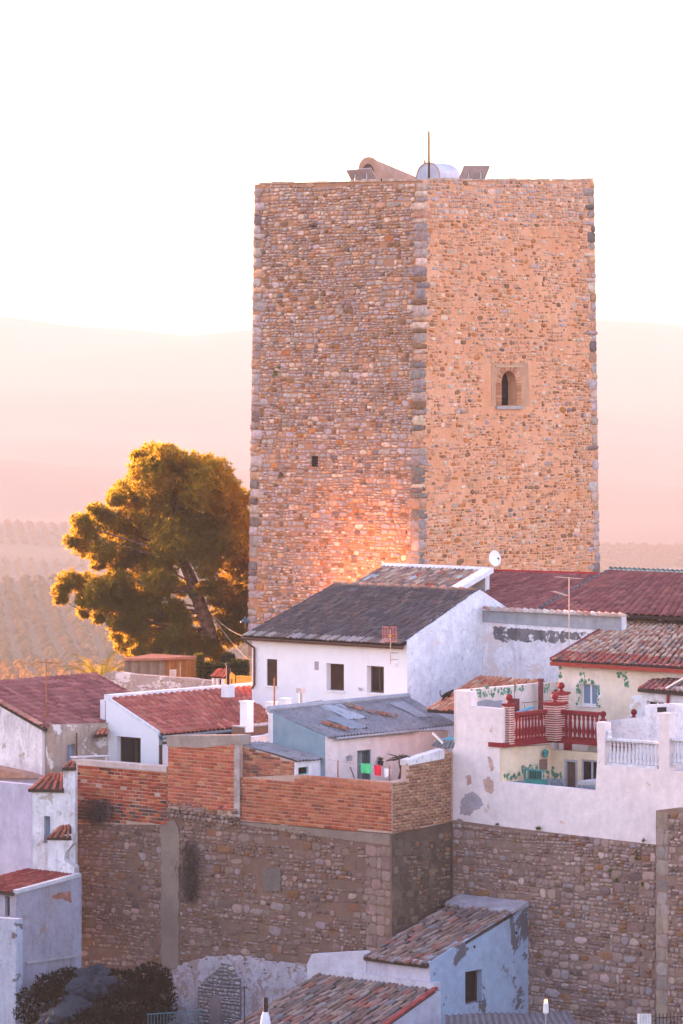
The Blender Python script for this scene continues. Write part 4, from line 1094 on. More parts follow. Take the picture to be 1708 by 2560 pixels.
# ---------------- brick parapets
palA = [((0.328, 0.059, 0.027), 4), ((0.376, 0.085, 0.035), 3), ((0.409, 0.152, 0.063), 1.3), ((0.246, 0.040, 0.021), 2), ((0.082, 0.027, 0.017), .5)]
pA = thing('weathered_brick_wall', 'low orange brick parapet with dark broken lower courses', 'wall', base_at(CW.px(300, 2300)))
wall('mortar_bed', CW, [(187, 2060), (420, 2062), (420, 1926), (187, 1904)], BEDB, pA, (), .02, -.3)
def palfA(rng, a, b):
    bot = CW.loc(300, 2030)[1]
    if b < bot+.25 and rng.random() < .55: return pick(rng, [((.09, .055, .05), 2), ((.20, .07, .05), 2)])
    return pick(rng, palA)
bricks(pA, CW.shift(.02), [(188, 2056), (419, 2058), (419, 1930), (188, 1910)], BRICKM, palA, .29, .115, .026, (.0, .035), 61, palf=palfA, missing=.03)
wall('coping', CW, [(187, 1911), (420, 1930), (420, 1916), (187, 1898)], plaster('pink_coping', (.50, .40, .37), None, (.3, .22, .2), .5, 2), pA, (), .06, -.34)
pB = thing('tall_brick_wall', 'taller red brick wall block capped with grey concrete', 'wall', base_at(CW.px(500, 2300)))
BPL = CW.shift(.10)
wall('mortar_bed', BPL, [(420, 2020), (598, 2045), (598, 1850), (420, 1846)], BEDB, pB, (), .0, -.5)
wall('concrete_cap', BPL, [(419, 1866), (500, 1870), (590, 1860), (600, 1862), (600, 1838), (419, 1839)], plaster('old_concrete', (.27, .205, .175), (.34, .27, .235), (.14, .11, .10), .6, 1.5, .4), pB, (), .03, -.53)
bricks(pB, BPL, [(421, 2012), (586, 2030), (586, 1862), (421, 1866)], BRICKM, [((0.420, 0.098, 0.047), 4), ((0.460, 0.131, 0.061), 3), ((0.360, 0.074, 0.040), 2), ((0.500, 0.197, 0.094), .5)], .30, .112, .026, (.008, .022), 62)
wall('edge_render', BPL, [(586, 2040), (600, 2042), (600, 1862), (586, 1862)], plaster('edge_render', (.30, .24, .22), (.42, .35, .32), (.14, .12, .11), .7, 3), pB, (), .02, -.02)
rubble(pB, BPL, [(421, 2045), (598, 2060), (598, 2022), (421, 2004)], RUB, STW, (.12, .2), (.8, 1.6), (.02, .06), .9, .02, seed=63, nmax=80, rest='rubble_stones')
palC = [((0.376, 0.098, 0.046), 3), ((0.409, 0.125, 0.059), 3), ((0.343, 0.076, 0.035), 2.4), ((0.442, 0.161, 0.077), 1.2), ((0.246, 0.059, 0.031), .8)]
pC = thing('brick_parapet', 'long tan brick parapet enclosing the laundry courtyard', 'wall', base_at(CW.px(800, 2300)))
CB = CW.shift(.03); DB = Pl(CW.O+EV*.033, SV, UP)
wall('mortar_bed', CB, [(600, 2052), (980, 2084), (980, 1956), (738, 1938), (600, 1944)], BEDB, pC, (), 0, -.25)
bricks(pC, CB, [(601, 2050), (979, 2082), (979, 1974), (601, 1944)], BRICKM, palC, .285, .108, .026, (.010, .024), 64, nmax=220)
bricks(pC, CB, [(738, 1955), (979, 1973), (979, 1958), (738, 1940)], BRICKM, [((.44, .15, .09), 3), ((.48, .2, .12), 2)], .5, .13, .014, (.012, .03), 65, nmax=40)
wall('mortar_bed', DW, [(980, 2084), (1130, 2054), (1130, 1880), (1109, 1878), (1019, 1904), (1017, 1948), (980, 1957)], BEDB, pC, (), .034, -.25, .012)
bricks(pC, DB, [(982, 2082), (1128, 2054), (1128, 1884), (1109, 1884), (1020, 1908), (1018, 1950), (982, 1962)], BRICKM, [((.34, .17, .10), 3), ((.40, .22, .13), 2), ((.28, .13, .08), 2)], .265, .098, .016, (.006, .02), 66, nmax=160)
wall('plaster_cap', DW, [(1017, 1914), (1108, 1896), (1108, 1872), (1017, 1900)], WHITE_OLD, pC, (), .06, -.28)
tri = thing('brick_gable_stub', 'dark stained brick gable under the small corrugated lean-to', 'wall', base_at(CW.px(660, 2000)-CW.n*.5))
CT = CW.shift(-.10)
wall('mortar_bed', CT, [(601, 1950), (737, 1952), (737, 1904), (601, 1862)], BEDB, tri, (), 0, -.12)
bricks(tri, CT, [(602, 1946), (736, 1946), (736, 1906), (602, 1866)], BRICKM, [((.36, .12, .075), 3), ((.42, .17, .10), 2), ((.2, .08, .06), 1.6), ((.08, .05, .045), .6)], .27, .10, .014, (.008, .02), 67)

# ---------------- corrugated roofs
def corrugated(parent, A, B, C, D, waves, m, amp=.025, thick=.0, name='roof'):
    A, B, C, D = map(Vector, (A, B, C, D)); n = (B-A).cross(D-A).normalized()
    if n.z < 0: n = -n
    nx, ny = waves*6, 6; mb = MB(); vs = []
    rng = np.random.default_rng(waves)
    for j in range(ny+1):
        for i in range(nx+1):
            s, t = i/nx, j/ny; p = (A*(1-s)+B*s)*(1-t)+(D*(1-s)+C*s)*t
            vs.append(p+n*(amp*math.sin(2*math.pi*i/6)+.02*math.sin(s*9+t*5)))
    mb.add(vs, [(j*(nx+1)+i, j*(nx+1)+i+1, (j+1)*(nx+1)+i+1, (j+1)*(nx+1)+i) for j in range(ny) for i in range(nx)])
    k = len(vs); mb.add([v-n*.02 for v in vs], [(j*(nx+1)+i, (j+1)*(nx+1)+i, (j+1)*(nx+1)+i+1, j*(nx+1)+i+1) for j in range(ny) for i in range(nx)])
    return mb.build(name, m, parent, True)
CORR = plaster('fibre_cement', (.20, .20, .22), (.26, .24, .25), (.07, .065, .07), .8, 1.1, .6, bump=.3)
# ================= shed in the laundry courtyard
SF = vp(813, 130.6, S_ANG); SG = vp(813, 130.6, E_ANG)
shed = thing('courtyard_house', 'low courtyard house with grey corrugated roof and blue side wall', 'house', base_at(SF.O))
dr = rect(SF, 893, 1877, 928, 1965)
wall('wall', SF, [(813, 2030), (1120, 1990), (1120, 1826), (813, 1842)], PINKISH, shed, [dr], .004, -.25, .008)
wall('blue_wall', SG, [(672, 2000), (813, 2030), (813, 1842), (672, 1778)], BLUEISH, shed, (), 0, -.25, label='blue-washed side wall')
sA = SF.px(818, 1841); sB = along(sA, SV, 1142); sD = SG.px(671, 1775); sC = along(sD, SV, 1022)
sA = sA+EV*.12-UP*.03; sB = sB+EV*.12-UP*.03
sr_ = corrugated(shed, sA, sB, sC, sD, 40, CORR, .035)
rng = np.random.default_rng(3)
def patch(s0, t0, s1, t1, m, name='sheet_patch'):
    def bil(s, t): return (sA*(1-s)+sB*s)*(1-t)+(sD*(1-s)+sC*s)*t
    q = [bil(s0, t0), bil(s1, t0), bil(s1, t1), bil(s0, t1)]; corrugated(sr_, *[p+UP*.04 for p in q], max(2, round((s1-s0)*34)), m, .02, name=name)
patch(.22, .15, .36, .55, flat('pale_sheet', (.21, .235, .27), .8)); patch(.34, .45, .48, .95, plaster('limed_patch', (.37, .39, .43), None, (.2, .2, .2), .7, 3), 'lime_patch')
patch(.80, .30, .90, .85, flat('light_sheet', (.25, .25, .265), .8))
pc = Pieces(sr_, 'tile', TILE, 'tiling')
for (s, t) in ((.13, .28), (.15, .18), (.17, .10), (.50, .78), (.52, .66), (.56, .52), (.60, .42), (.64, .34)):
    p = ((sA*(1-s)+sB*s)*(1-t)+(sD*(1-s)+sC*s)*t); y = ((sD-sA)).normalized(); x = SV; z = x.cross(y)
    pc.add(frame(np.array(p+z*.05), np.array(x)*.20, np.array(y)*.36, np.array(z)*.2), TILES[1], pick(rng, [((.30, .13, .09), 1), ((.26, .18, .16), 1)]), 1)
pc.flush()
MB().tube([sD+UP*.03, sC+UP*.05], .10, 7).build('ridge_mortar', CEMENT, sr_)
MB().tube([sA-UP*.06+EV*.06+SV*.25, sB-UP*.06+EV*.06-SV*2.2], .05, 8).build('gutter', MATS['grey_metal'], shed)
# door with strip curtain, half open
dd = MB(); a0, a1, b0, b1 = dr
dd.bx(SF, a0, a0+.05, b0, b1, -.2, -.05).bx(SF, a1-.05, a1, b0, b1, -.2, -.05).bx(SF, a0, a1, b1-.05, b1, -.2, -.05); door = dd.build('door', flat('teal_dark', (.05, .12, .13), .6), shed)
MB().bx(SF, a0+.05, (a0+a1)/2, b0, b1-.05, -.16, -.12).build('leaf', flat('green_strip', (.07, .14, .14), .6), door); MB().bx(SF, (a0+a1)/2, a1-.05, b0, b1-.05, -.24, -.22).build('opening', flat('hall_dark', (.12, .11, .12)), door)
for k in range(5): x = a0+.07+k*(a1-a0)*.09; MB().bx(SF, x, x+.02, b0, b1-.06, -.12, -.10).build('slat', flat('pale_strip', (.25, .32, .32)), door)
MB().box(sD-UP*2.2+SV*3.6+EV*.1, SV*3.6, EV*.1, UP*2.1).build('wall', WHITE, shed)
# left small lean-to
lA = CT.px(604, 1862); lB = CT.px(740, 1904); lC = along(lB, SV, 818); lD = along(lA, SV, 694)
lean = thing('corrugated_lean_to', 'small grey corrugated lean-to behind the brick parapet', 'lean-to', base_at(lB+SV*.5))
corrugated(lean, lB+EV*.12+UP*.03, lC+EV*.12+UP*.03, lD+UP*.03, lA+UP*.03, 9, CORR)
LW = Pl(Vector((lB.x, lB.y, 0)), SV, UP); lw = rect(LW, 746, 1919, 772, 1938)
wall('wall', LW, [(740, 2010), (817, 1990), (817, 1898), (740, 1906)], WHITE, lean, [lw], 0, -.2)
window(lean, LW, lw, MATS['teal'], MATS['dark_void'], .08, .03, ())
gb = thing('garden_wall', 'thick whitewashed parapet stub between the brick block and blue wall', 'wall', base_at(P(640, 1900, 132.5)))
gp = vp(590, 132.6, S_ANG+3)
wall('wall', gp, [(585, 2000), (690, 1985), (690, 1832), (672, 1838), (600, 1846), (585, 1850)], plaster('pale_blue_white', (.58, .64, .70), None, (.3, .3, .32), .4, 1.2), gb, (), 0, -.25)
# white posts and rails on the terrace behind
def post(u, v0, v1, Y, w, label, cap=False):
    t = thing('terrace_post', label, 'post', P(u, v1, Y), 'white posts of the roof terrace')
    h = P(u, v0, Y)-P(u, v1, Y); c = P(u, (v0+v1)/2, Y)
    MB().box(c, EV*w/2, SV*w/2, UP*h.z/2).build('shaft', WHITE_CLEAN, t)
    MB().box(P(u, v0, Y)+UP*.02, EV*(w/2+.03), SV*(w/2+.03), UP*.022).build('cap', WHITE_CLEAN, t)
post(617, 1755, 1830, 134.5, .32, 'white square terrace post beside the red tiled roof'); post(679, 1757, 1785, 136.6, .28, 'white square post behind the blue wall')
post(714, 1748, 1790, 138.0, .28, 'short white round-capped post at the foot of the white house')
rl_ = thing('terrace_railing', 'rusty stair railing between two white terrace posts', 'railing', P(640, 1830, 135.2))
MB().tube([P(628, 1772, 134.8), P(672, 1775, 136.4)], .018, 6).tube([P(628, 1797, 134.8), P(672, 1802, 136.4)], .018, 6).build('rail', MATS['rusty'], rl_)
for k in range(4): MB().tube([P(632+k*10, 1773, 135+k*.35), P(632+k*10, 1800, 135+k*.35)], .013, 5).build('bar', MATS['rusty'], rl_)
MB().tube([P(625, 1838, 134.6), P(668, 1780, 136)], .022, 6).build('brace', MATS['rusty'], rl_)
lb = thing('low_rubble_step', 'low rubble step below the terrace railing', 'step', P(640, 1850, 134.9))
MB().box(P(645, 1826, 135.2), SV*1.0, EV*.25, UP*.18).build('step', BED, lb); MB().box(P(645, 1812, 135.2), SV*1.0, EV*.27, UP*.02).build('slab', CEMENT, lb)
ra = thing('roof_railing', 'low brown handrail along the foot of the white house', 'railing', P(760, 1775, 137.9))
for (u0, v0, u1, v1) in ((722, 1763, 806, 1752), (824, 1752, 891, 1746)):
    p, q = P(u0, v0, 138), P(u1, v1, 138.3); MB().tube([p, q], .02, 6).build('rail', MATS['brown_metal'], ra)
    for k in (.1, .55, .95): c = p.lerp(q, k); MB().tube([c, c-UP*.35], .016, 6).build('post', MATS['brown_metal'], ra)
def stack(u, v0, v1, Y, r, label, cap):
    t = thing('vent_pipe', label, 'vent pipe', P(u, v1, Y)); MB().tube([P(u, v1+12, Y), P(u, v0, Y)], r, 10).build('pipe', MATS['grey_metal'], t)
    if cap: MB().box(P(u, v0-5, Y), EV*.11, SV*.11, UP*.08).build('cowl', flat('cowl_metal', (.42, .38, .38), .6, .2), t)
stack(752, 1731, 1768, 136.6, .055, 'grey vent pipe with square cowl on the corrugated roof', True); stack(867, 1750, 1782, 135.4, .05, 'short grey vent pipe without cowl on the corrugated roof', False)
pl_ = MB().tube([P(686, 1780, 135.6), P(686, 1695, 135.6)], .03, 6).build('rusty_pole', MATS['rusty']); tag(pl_, 'rusty metal pole standing before the left louvred window', 'pole')
# ---------------- laundry line and courtyard things
LP_ = lambda u, v: CW.px(u, v, -.55)
ln = thing('clothesline', 'clothesline with two thin posts behind the brick parapet', 'clothesline', CW.px(900, 1990, -.55))
MB().tube([LP_(845, 1975), LP_(845, 1901)], .02, 6).build('post', MATS['rusty'], ln); MB().tube([LP_(974, 1985), LP_(974, 1914)], .02, 6).build('post', MATS['rusty'], ln)
MB().tube([LP_(845, 1904), LP_(880, 1909), LP_(930, 1913), LP_(974, 1918)], .006, 5).tube([LP_(845, 1904), LP_(825, 1898), LP_(820, 1900)], .006, 5).build('line', MATS['grey_metal'], ln)
def cloth(q, m, label, seed, legs=False):
    rng = np.random.default_rng(seed); nx, ny = 10, 8; vs = []
    for j in range(ny+1):
        for i in range(nx+1):
            s, t = i/nx, j/ny
            u = (q[0][0]*(1-s)+q[1][0]*s)*(1-t)+(q[3][0]*(1-s)+q[2][0]*s)*t; v = (q[0][1]*(1-s)+q[1][1]*s)*(1-t)+(q[3][1]*(1-s)+q[2][1]*s)*t
            if legs and t > .5 and abs(s-.5) < .12: v -= 10*(t-.5)
            vs.append(CW.px(u, v, -.55+.03*math.sin(s*9+seed)*(.3+t)))
    fs = [(j*(nx+1)+i, j*(nx+1)+i+1, (j+1)*(nx+1)+i+1, (j+1)*(nx+1)+i) for j in range(ny) for i in range(nx)]
    k = len(vs); fs += [tuple(k+i for i in f[::-1]) for f in fs]; vs += [v-CW.n*.006 for v in vs]
    o = obj('hung_cloth', vs, fs, m, None, True); tag(o, label, 'laundry', 'laundry hung on the line')
cloth([(902, 1908), (928, 1909), (928, 1934), (903, 1932)], MATS['cloth_green'], 'bright green cloth pegged on the line', 1)
cloth([(935, 1912), (954, 1913), (953, 1940), (937, 1938)], MATS['cloth_red'], 'bright red cloth pegged on the line', 2)
cloth([(960, 1920), (978, 1923), (976, 1948), (961, 1944)], MATS['cloth_white'], 'small white garment on the line', 3, True)
BARK = flat('vine_bark', (.06, .045, .04), .95, var=.4, scale=20)
vine = thing('grapevine', 'bare gnarled vine trunk with twisting branches in the courtyard', 'vine', CW.px(1003, 1985, -1.1)); VP_ = lambda u, v: CW.px(u, v, -1.1)
MB().tube([VP_(1004, 1985), VP_(1001, 1950), VP_(1006, 1925), VP_(1002, 1905), VP_(1004, 1893)], [.10, .09, .08, .08, .07], 8).build('trunk', BARK, vine, True)
rng = np.random.default_rng(12)
for k in range(16):
    a = rng.uniform(-.4, math.pi+.2); L = rng.uniform(12, 42); p0 = (1003, 1896); q1 = (p0[0]-L*.5*math.cos(a), p0[1]-L*.35*math.sin(a)); q2 = (p0[0]-L*math.cos(a), p0[1]-L*.5*math.sin(a)+rng.uniform(-4, 10))
    MB().tube([VP_(*p0), VP_(*q1), VP_(*q2)], [.035, .022, .008], 5).build('branch', BARK, vine)
pot = thing('plant_pot', 'potted plant hanging on the courtyard wall', 'plant', SF.px(952, 1925, .1)); MB().lathe(SF.px(952, 1916, .14), [(.07, 0), (.10, .16), (.11, .18)], 10).build('pot', flat('dark_pot', (.05, .05, .055)), pot)
mb = MB(); tuft_mesh(mb, SF.px(952, 1900, .14), .18, 90, rng, .6, .012); mb.build('leaves', leafy('pot_leaf', (.04, .06, .03), (.05, .08, .04), (.1, .12, .03), .2), pot)
pp = thing('wall_basket', 'small grey basket hung on the pale courtyard wall', 'basket', SF.px(875, 1902, .08)); MB().lathe(SF.px(875, 1902, .1), [(.06, 0), (.09, .14), (.095, .16)], 10).build('basket', flat('grey_basket', (.33, .30, .34)), pp); MB().tube([SF.px(870, 1892, .1), SF.px(875, 1886, .05), SF.px(880, 1892, .1)], .008, 5).build('handle', MATS['grey_metal'], pp)
st = MB().tube([SF.px(888, 1950, .5), SF.px(876, 1918, .05)], .018, 6).build('leaning_stick', MATS['brown_metal']); tag(st, 'dark stick leaning on the courtyard wall', 'stick')
sw = thing('covered_shelter', 'blue tarpaulin shelter with striped edge in the courtyard corner', 'shelter', base_at(P(1110, 1900, 131.6)))
corrugated(sw, P(1078, 1864, 130.2), P(1136, 1872, 129.6), P(1142, 1850, 131.6), P(1092, 1850, 132), 6, flat('striped_sheet', (.12, .14, .15), .7), .02)
MB().add([P(1090, 1850, 131.9), P(1140, 1838, 131.7), P(1140, 1856, 131.6), P(1092, 1856, 131.8)], [(0, 1, 2, 3)]).build('tarp', MATS['blue_tarp'], sw)
MB().tube([P(1084, 1834, 131.6), P(1110, 1860, 130.6)], .05, 8).build('pipe', MATS['grey_metal'], sw)

# ================= M: pink-white terrace wall on the curtain wall
MP = RW.shift(-.04)
M = thing('terrace_house', 'pink-white terrace wall block with courtyard opening above the curtain wall', 'house', base_at(RW.px(1350, 2400)-RW.n*.5))
PK = plaster('pink_terrace', (.76, .64, .62), (.72, .60, .58), (.48, .36, .32), .25, .45, .16, peel=(.56, .36, .28), peel_amt=.24, peel_scale=1.4, bump=.2)
mo = [(1131, 2052), (1131, 1880), (1141, 1850), (1140, 1727), (1176, 1729), (1177, 1766), (1254, 1773), (1254, 1870), (1249, 1874), (1249, 1955), (1489, 1977), (1494, 1880), (1491, 1805), (1512, 1807), (1511, 1912), (1648, 1924), (1648, 1782), (1673, 1784), (1673, 1926), (1830, 1940), (1830, 2136), (1640, 2114), (1400, 2088), (1250, 2070)]
wall('wall', MP, mo, PK, M, (), 0, -.32)
wall('grey_patch', MP, rough([(1150, 2035), (1152, 2002), (1165, 1986), (1182, 1980), (1198, 1990), (1208, 2010), (1200, 2022), (1185, 2026), (1176, 2040)], 2, 4), plaster('bare_render', (.40, .36, .40), (.34, .29, .30), (.25, .2, .2), .5, 3), M, (), .005, -.01)
for (pp_) in ([(1208, 1950), (1222, 1942), (1235, 1955), (1236, 1975), (1228, 1985), (1214, 1978)], [(1165, 1940), (1176, 1936), (1180, 1958), (1170, 1966)], [(1220, 1890), (1229, 1895), (1236, 1925), (1228, 1930), (1221, 1910)]):
    wall('flaked_spot', MP, rough(pp_, 2, 3), flat('flake_brown', (.50, .32, .26), .9, var=.2), M, (), .004, -.01)
# reveal behind the left block, courtyard walls, balcony
q = MP.col(1254); CY = Pl(Vector((q.x, q.y, 0))-MP.n*.32, SV, UP)           # left courtyard wall, runs back
YEL = plaster('courtyard_cream', (.72, .54, .36), (.72, .58, .42), (.4, .28, .2), .3, .7, .2)
CYe = CY.col(1378); CX = Pl(CYe, EV, UP)
wall('courtyard_wall', CY, [(1256, 2060), (1378, 2040), (1378, 1862), (1256, 1868)], YEL, M, (), 0, -.2)
dw = rect(CX, 1412, 1898, 1444, 1990); ww = rect(CX, 1453, 1898, 1500, 1958)
wall('courtyard_wall', CX, [(1378, 2060), (1560, 2070), (1560, 1886), (1378, 1874)], YEL, M, [dw, ww], 0, -.2)
dor = MB(); a0, a1, b0, b1 = dw; dor.bx(CX, a0, a1, b1-.07, b1, -.12, .02).bx(CX, a0, a0+.07, b0, b1-.07, -.12, .02).bx(CX, a1-.07, a1, b0, b1-.07, -.12, .02)
dob = dor.build('door', flat('grey_frame', (.34, .33, .36), .7), M); MB().bx(CX, a0+.07, a1-.07, b0, b1-.07, -.10, -.06).build('screen', flat('brown_screen', (.10, .065, .055), .8), dob)
window(M, CX, ww, MATS['grey_frame'] if 'grey_frame' in MATS else WT, GLASS, .04, .06, (.55,))
TLE = flat('blue_tiles', (.30, .36, .42), .4, var=.4, scale=14)
wall('tile_dado', CX, [(1378, 1990), (1410, 1992), (1410, 1948), (1378, 1946)], TLE, M, (), .01, -.01); wall('tile_dado', CX, [(1446, 2010), (1540, 2014), (1540, 1964), (1446, 1962)], TLE, M, (), .01, -.01); wall('tile_dado', CY, [(1260, 2000), (1376, 1990), (1376, 1946), (1260, 1955)], TLE, M, (), .01, -.01)
ivy(M, CY, [(1275, 1942, 14, 6, 16), (1300, 1936, 14, 8, 16), (1312, 1920, 10, 6, 10), (1335, 1916, 10, 5, 8), (1365, 1938, 8, 10, 9)], 7); ivy(M, CX, [(1392, 1938, 12, 8, 14), (1384, 1925, 5, 6, 4)], 8)
# balcony slab edges
MB().bx(CY, CY.loc(1256, 1868)[0]-.1, CY.loc(1380, 1860)[0]+.1, CY.loc(1256, 1868)[1], CY.loc(1256, 1857)[1], -.5, .16).build('balcony_edge', MATS['red_paint'], M)
zc = CY.loc(1256, 1868)[1]; zt_ = CY.loc(1256, 1857)[1]
MB().bx(CX, -.16, CX.loc(1560, 1880)[0], zc+.003, zt_+.003, -.6, .16).build('balcony_edge', MATS['red_paint'], M)
def turned(h, r=.075):
    return [(r*.95, 0), (r*.95, h*.07), (r*.5, h*.10), (r*.9, h*.26), (r*1.0, h*.34), (r*.55, h*.52), (r*.42, h*.72), (r*.75, h*.84), (r*.45, h*.88), (r*.9, h*.93), (r*.9, h)]
def balustrade(name, label, p, q, z0, z1, n, m, r=.075, rail_h=.10):
    """p, q: ends at floor; turned balusters between a base rail and a hand rail"""
    p, q = Vector(p), Vector(q); d = (q-p).normalized(); sd = d.cross(UP)
    t = thing(name, label, 'balustrade', p.lerp(q, .5)*1.0); t.location.z = z0
    MB().box(p.lerp(q, .5)+UP*(z0+.04-p.z), d*(q-p).length/2, sd*.10, UP*.04).build('base_rail', m, t)
    MB().box(p.lerp(q, .5)+UP*(z1-rail_h/2-p.z), d*(q-p).length/2, sd*.12, UP*rail_h/2).build('hand_rail', m, t)
    b = MB().lathe((0, 0, 0), turned(z1-rail_h-z0-.08, r), 9); me = None
    for k in range(n):
        c = p.lerp(q, (k+.5)/n); c.z = z0+.08
        if me is None:
            o = b.build('baluster', m, None, True); me = o.data; COL.objects.unlink(o); bpy.data.objects.remove(o)
            off = Vector((0, 0, 0))
        o = bpy.data.objects.new('baluster', me); link(o, t); o.location = c-t.location
    return t
zr = CY.loc(1285, 1858)[1]; zrt = zr+.98
pa = CY.col(1284)+CY.n*.05; pb = CY.col(1372)+CY.n*.05; pa.z = pb.z = zr
balustrade('red_balustrade', 'dark red balustrade receding along the left side of the balcony', pa, pb, zr, zrt, 11, MATS['red_paint'])
pc_ = CX.col(1402)+CX.n*.05; pd_ = CX.col(1500)+CX.n*.05; pc_.z = pd_.z = zr
balustrade('red_balustrade', 'dark red balustrade over the courtyard door', pc_, pd_, zr, zrt, 9, MATS['red_paint'])
STRIPE = piece('pillar_brick', .85, 12, .15)
def striped_pillar(c, w, h, label, ball=True, brickwork=True):
    t = thing('striped_pillar', label, 'pillar', c, 'striped brick pillars of the balcony')
    MB().box(c+UP*h/2, EV*w/2, SV*w/2, UP*h/2).build('shaft', flat('pale_joint', (.62, .50, .44), .9), t)
    pc = Pieces(t, 'brick', STRIPE, 'brickwork'); rng = np.random.default_rng(int(c.x*100) % 997); b = .03; row = 0
    while b < h-.03:
        for (n_, e_) in ((-SV, EV), (EV, SV)):
            k = 3; bw = w/k
            for i in range(-1, k):
                l = max(-w/2, -w/2+i*bw+(bw/2 if row % 2 else bw*0)); r_ = min(w/2, -w/2+(i+1)*bw+(bw/2 if row % 2 else 0)-.012)
                if r_-l < .03: continue
                cc = c+n_*(w/2)+e_*((l+r_)/2)+UP*(b+.02)
                pc.add(frame(np.array(cc), np.array(e_)*(r_-l), -np.array(n_)*.012, np.array(UP)*.040), BRICK[rng.integers(14)], pick(rng, [((.34, .06, .05), 3), ((.28, .05, .045), 2)]), 1)
        b += .072; row += 1
    pc.flush(250)
    MB().box(c+UP*(h+.03), EV*(w/2+.05), SV*(w/2+.05), UP*.035).build('cap', MATS['red_paint'], t)
    if ball: MB().lathe(c+UP*(h+.065), [(.07, 0), (.09, .03), (.05, .06), (.05, .09)]+[(.115*math.sin(a), .195-.115*math.cos(a)) for a in np.linspace(.35, math.pi-.02, 9)], 14).build('ball', MATS['red_paint'], t, True)
striped_pillar(Vector((*CY.col(1270).xy, zr))+CY.n*.05, .24, 1.22, 'slim striped brick pillar with red ball at the left end of the balcony')
c0 = Vector((*CYe.xy, zr)); striped_pillar(c0+CY.n*.16+CX.n*.16+EV*.12, .50, 1.15, 'stout striped brick pillar with red ball at the balcony corner')
striped_pillar(c0-CX.n*.45+EV*.1-SV*.05, .34, 1.45, 'striped brick pillar behind the balcony corner, slightly taller')
for (u, v, lab) in ((1420, 1797, 'small red ball finial behind the right balustrade'), (1508, 1797, 'red ball finial at the white pillar'), (1585, 1792, 'red ball finial on the white terrace wall')):
    Yb = 131.0; c = P(u, v, Yb); t = thing('ball_finial', lab, 'finial', c, 'red ball finials of the terrace')
    MB().lathe(c, [(.12, -.08), (.12, -.03), (.06, 0), (.06, .05)]+[(.105*math.sin(a), .15-.105*math.cos(a)) for a in np.linspace(.4, math.pi-.02, 8)], 12).build('ball', MATS['red_paint'], t, True)
    MB().box(c-UP*.55, EV*.10, SV*.10, UP*.47).build('stem', MATS['red_paint'] if u < 1500 else PINKISH, t)
wd = weed(CY, 1378, 1848, .20, WEED, 'green plant growing at the foot of the corner pillar', 200)
TER = RW.shift(-3.2)
tw = thing('white_terrace_wall', 'stepped whitewashed wall behind the white balustrade', 'wall', base_at(TER.px(1580, 1900)))
wall('wall', TER, [(1470, 2000), (1780, 2020), (1780, 1765), (1672, 1759), (1613, 1762), (1613, 1791), (1560, 1797), (1505, 1803), (1470, 1806)], STAINED, tw, (), 0, -.25)
MB().bx(TER, TER.loc(1590, 1920)[0], TER.loc(1780, 1920)[0], TER.loc(1600, 1935)[1]-.1, TER.loc(1600, 1935)[1], 0, 3.0).build('terrace_floor', CEMENT, tw)
WB = plaster('balustrade_white', (.68, .66, .70), (.6, .56, .58), (.25, .22, .22), .7, 3, .5)
def wrow(u0, u1, n, lab):
    pl = MP.shift(-.16); p, q = pl.col(u0), pl.col(u1); z0 = pl.loc(u0, 1912)[1]; z1 = pl.loc(u0, 1845)[1]; p.z = q.z = z0
    balustrade('white_balustrade', lab, p, q, z0, z1, n, WB, .07, .07)
wrow(1522, 1647, 13, 'flaking white balustrade between two pink-white pillars'); wrow(1684, 1770, 9, 'white balustrade at the right frame edge')
vc = MP.px(1522, 1845, -.16); MB().lathe(vc-UP*.1, [(.10, 0), (.12, .12), (.07, .18), (.10, .28), (.09, .33), (.03, .35)], 10).build('urn', WB) ; bpy.data.objects['urn']['label'] = 'small white urn at the end of the white balustrade'; bpy.data.objects['urn']['category'] = 'urn'
MB().bx(TER, TER.loc(1667, 1770)[0], TER.loc(1676, 1770)[0], TER.loc(1670, 1778)[1], TER.loc(1670, 1766)[1], .2, .5).build('wall_lamp', MATS['dark_metal']); tag(bpy.data.objects['wall_lamp.001'] if 'wall_lamp.001' in bpy.data.objects else bpy.data.objects['wall_lamp'], 'small dark lamp on the white wall at the right edge', 'lamp')
pw = thing('pink_pillar', 'short whitewashed pillar at the right edge behind the balustrade', 'pillar', MP.px(1690, 1925, -.6)); MB().bx(MP, MP.loc(1676, 1900)[0], MP.loc(1704, 1900)[0], MP.loc(1690, 1925)[1], MP.loc(1690, 1786)[1], -1.0, -.7).build('shaft', PK, pw)
# green crate-cage on the courtyard sill, lantern
cg = thing('green_cage', 'green barred cage standing in the courtyard opening', 'cage', MP.px(1335, 1975, -.7)); GP = MP.shift(-.75)
a0, a1, b0, b1 = rect(GP, 1310, 1923, 1358, 1975)
MB().bx(GP, a0, a1, b0, b0+.36, -.25, 0).build('base', MATS['teal'], cg); MB().bx(GP, a0, a1, b1-.03, b1, -.25, 0).build('top', MATS['teal'], cg)
for k in range(12): x = a0+(a1-a0)*k/11; MB().bx(GP, x-.008, x+.008, b0+.36, b1-.03, -.02, 0).build('bar', MATS['teal'], cg)
MB().bx(GP, a0+.02, a1-.24, b0+.36, b1-.03, -.22, -.2).build('back', MATS['dark_void'], cg)
lt = thing('wall_lantern', 'green metal wall lantern above the courtyard niche', 'lantern', CX.px(1364, 1892, .2)); c = CY.px(1364, 1893, .16)
MB().lathe(c, [(.03, -.02), (.07, 0), (.10, .16), (.11, .17), (.05, .24), (.01, .27)], 6).build('housing', MATS['teal'], lt); MB().tube([c+UP*.08, c+UP*.08-CY.n*.16], .012, 5).build('arm', MATS['teal'], lt)
